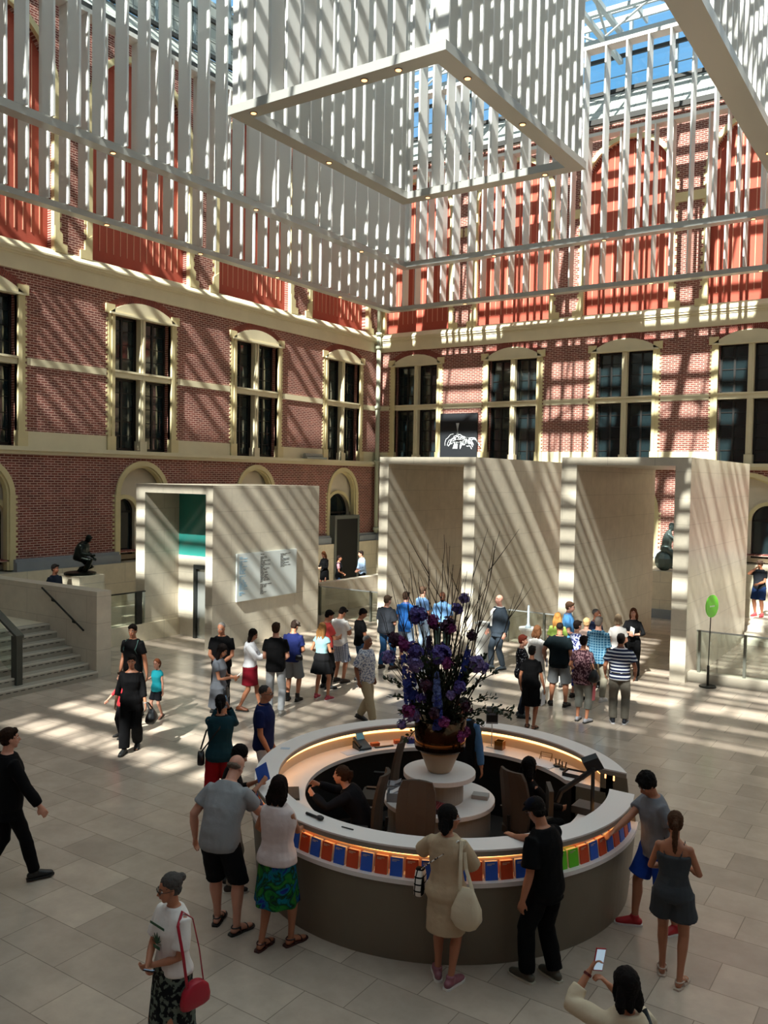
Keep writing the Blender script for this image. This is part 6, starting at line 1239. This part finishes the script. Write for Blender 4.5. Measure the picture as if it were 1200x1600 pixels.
bag('w42', 'black shoulder bag of the woman in the maroon patterned top', (.27, -.06, .98), (.10, .09, .13), mat('black_leather', '#0e0f12', .35), [(.3, .03, 1.1), (.2, .03, 1.35), (.17, .0, 1.45), (.19, -.08, 1.3), (.28, -.12, 1.1)], shape='sack')
bag('photog', 'black strap bag on the right shoulder of the woman photographing', (.27, -.06, .9), (.06, .12, .1), mat('black_leather', '#0e0f12', .35), [(.28, .05, 1.0), (.2, .1, 1.25), (.13, .03, 1.46), (.15, -.08, 1.4), (.26, -.1, 1.0)], sw_=.02)
bag('redtrou', 'small dark bag at the left hip of the woman in red trousers', (-.26, -.02, .88), (.05, .09, .09), mat('black_leather', '#0e0f12', .35), [(-.27, .05, .97), (-.2, .14, 1.2), (.0, .12, 1.46), (.1, -.04, 1.46), (-.02, -.15, 1.3), (-.26, -.08, .97)])
bag('bluetee', 'black waist pouch on the hip of the man in the flat cap', (.17, -.09, .97), (.08, .045, .06), mat('black_leather', '#0e0f12', .35), [(.1, -.15, .98), (.17, .0, .99), (.08, .14, .99)])
bag('greydress', 'small black handbag hanging in front of the grey dress', (.12, .2, .86), (.09, .04, .09), mat('black_leather', '#0e0f12', .35), [(.1, .19, .96), (.08, .27, 1.1)])
bag('redskirt', 'thin-strapped small bag behind the white blouse', (-.18, -.12, .98), (.05, .05, .07), mat('black_leather', '#0e0f12', .35), [(-.16, -.12, 1.05), (.02, -.14, 1.3), (.11, -.02, 1.46), (.06, .12, 1.3)], sw_=.006)
held_phone('photog', -1, 'phone in a red case held up by the woman at the bottom edge', '#a01c28', '#9fb4c4')
held_phone('redskirt', 1, 'dark phone in the hands of the woman in the crimson skirt', upright=False)
held_phone('redtrou', 1, 'small camera phone held up by the woman in red trousers')
held_phone('whitetee', 1, 'dark phone in the hands of the man in checked shorts', upright=False)
held_phone('lady', 1, 'black phone held by the woman with the red bag', upright=False)
held_phone('greydress', 1, 'white phone used by the woman in the grey dress', '#d8d8d8', '#c8ccd0', upright=False)
held_paper('w36', 1, 'white paper carried low by the short woman in black', w=.12, hh=.15)
held_paper('w34', 1, 'white leaflet held by the brown-haired woman in the white tee', w=.08, hh=.09)
held_paper('m37', -1, 'pale leaflet in the left hand of the broad man in black', '#c8ccd8', w=.07, hh=.09)
held_paper('guide', 1, 'white papers held at chest height by the guide', '#dfe4e4', w=.08, hh=.08)
held_paper('w42', 1, 'coral pink folder hanging beside the grey cropped trousers', '#e0707a', w=.06, hh=.2, nm='folder', cat='folder')
held_paper('booklet', 1, 'royal blue booklet being read at the left counter', '#1f4fae', w=.08, hh=.11, nm='booklet', cat='booklet', tilt=-.3)
held_paper('tropic', -1, 'green leaflet folded in the left hand of the woman in the tropical skirt', '#4a6a28', w=.06, hh=.14)
# ---- bronze figures
BR_ = mat('dark_bronze', '#1c221e', .35, metal=.8); BR2 = mat('green_grey_bronze', '#5c6a68', .4, metal=.6)
person('stat1', -19.62, 14.62, -60, 1.45, 'dark bronze of a crouching figure on the square pedestal', z0=1.98, pz=.42, fat=1.35, top=('long', BR_, dict(ease=.03)), bottom=('trousers', BR_, dict(ease=.03)), lean=28, head=(0, 22), hair=('short', '#1c221e'), fr=(.16, .22, 0), fl=(-.14, -.10, .02), hr=(.16, .42, .62), hl=(-.2, .36, .5), shoes=None, bodymat=BR_, eyes=False, name='bronze_statue', cat='statue', vox=.012)
g = MB(); g.lathe([(.42, 0), (.42, .05), (.36, .07)], 20, (0, 0, 0)); o = g.build('statue_base', BR_, PEOPLE['stat1']['body'], local=True); o.location = (0, 0, -.03)
person('stat2', -8.42, 30.5, -75, 2.0, 'grey-green bronze of a seated figure seen through the right gateway', z0=1.64, pz=.74, fat=1.2, bottom=('trousers', BR2, dict(ease=.03)), lean=14, head=(0, 12), hair=('short', '#5c6a68'), fr=(.12, .62, 0), fl=(-.2, .1, 0), hr=(.1, .5, 1.0), hl=(-.15, .45, .95), shoes=None, bodymat=BR2, eyes=False, name='bronze_statue', cat='statue', vox=.016)
g = MB(); g.ball((0, -.05, .32), (.36, .34, .36), 10, 7); g.build('rock_seat', BR2, PEOPLE['stat2']['body'], local=True)
bake_all()
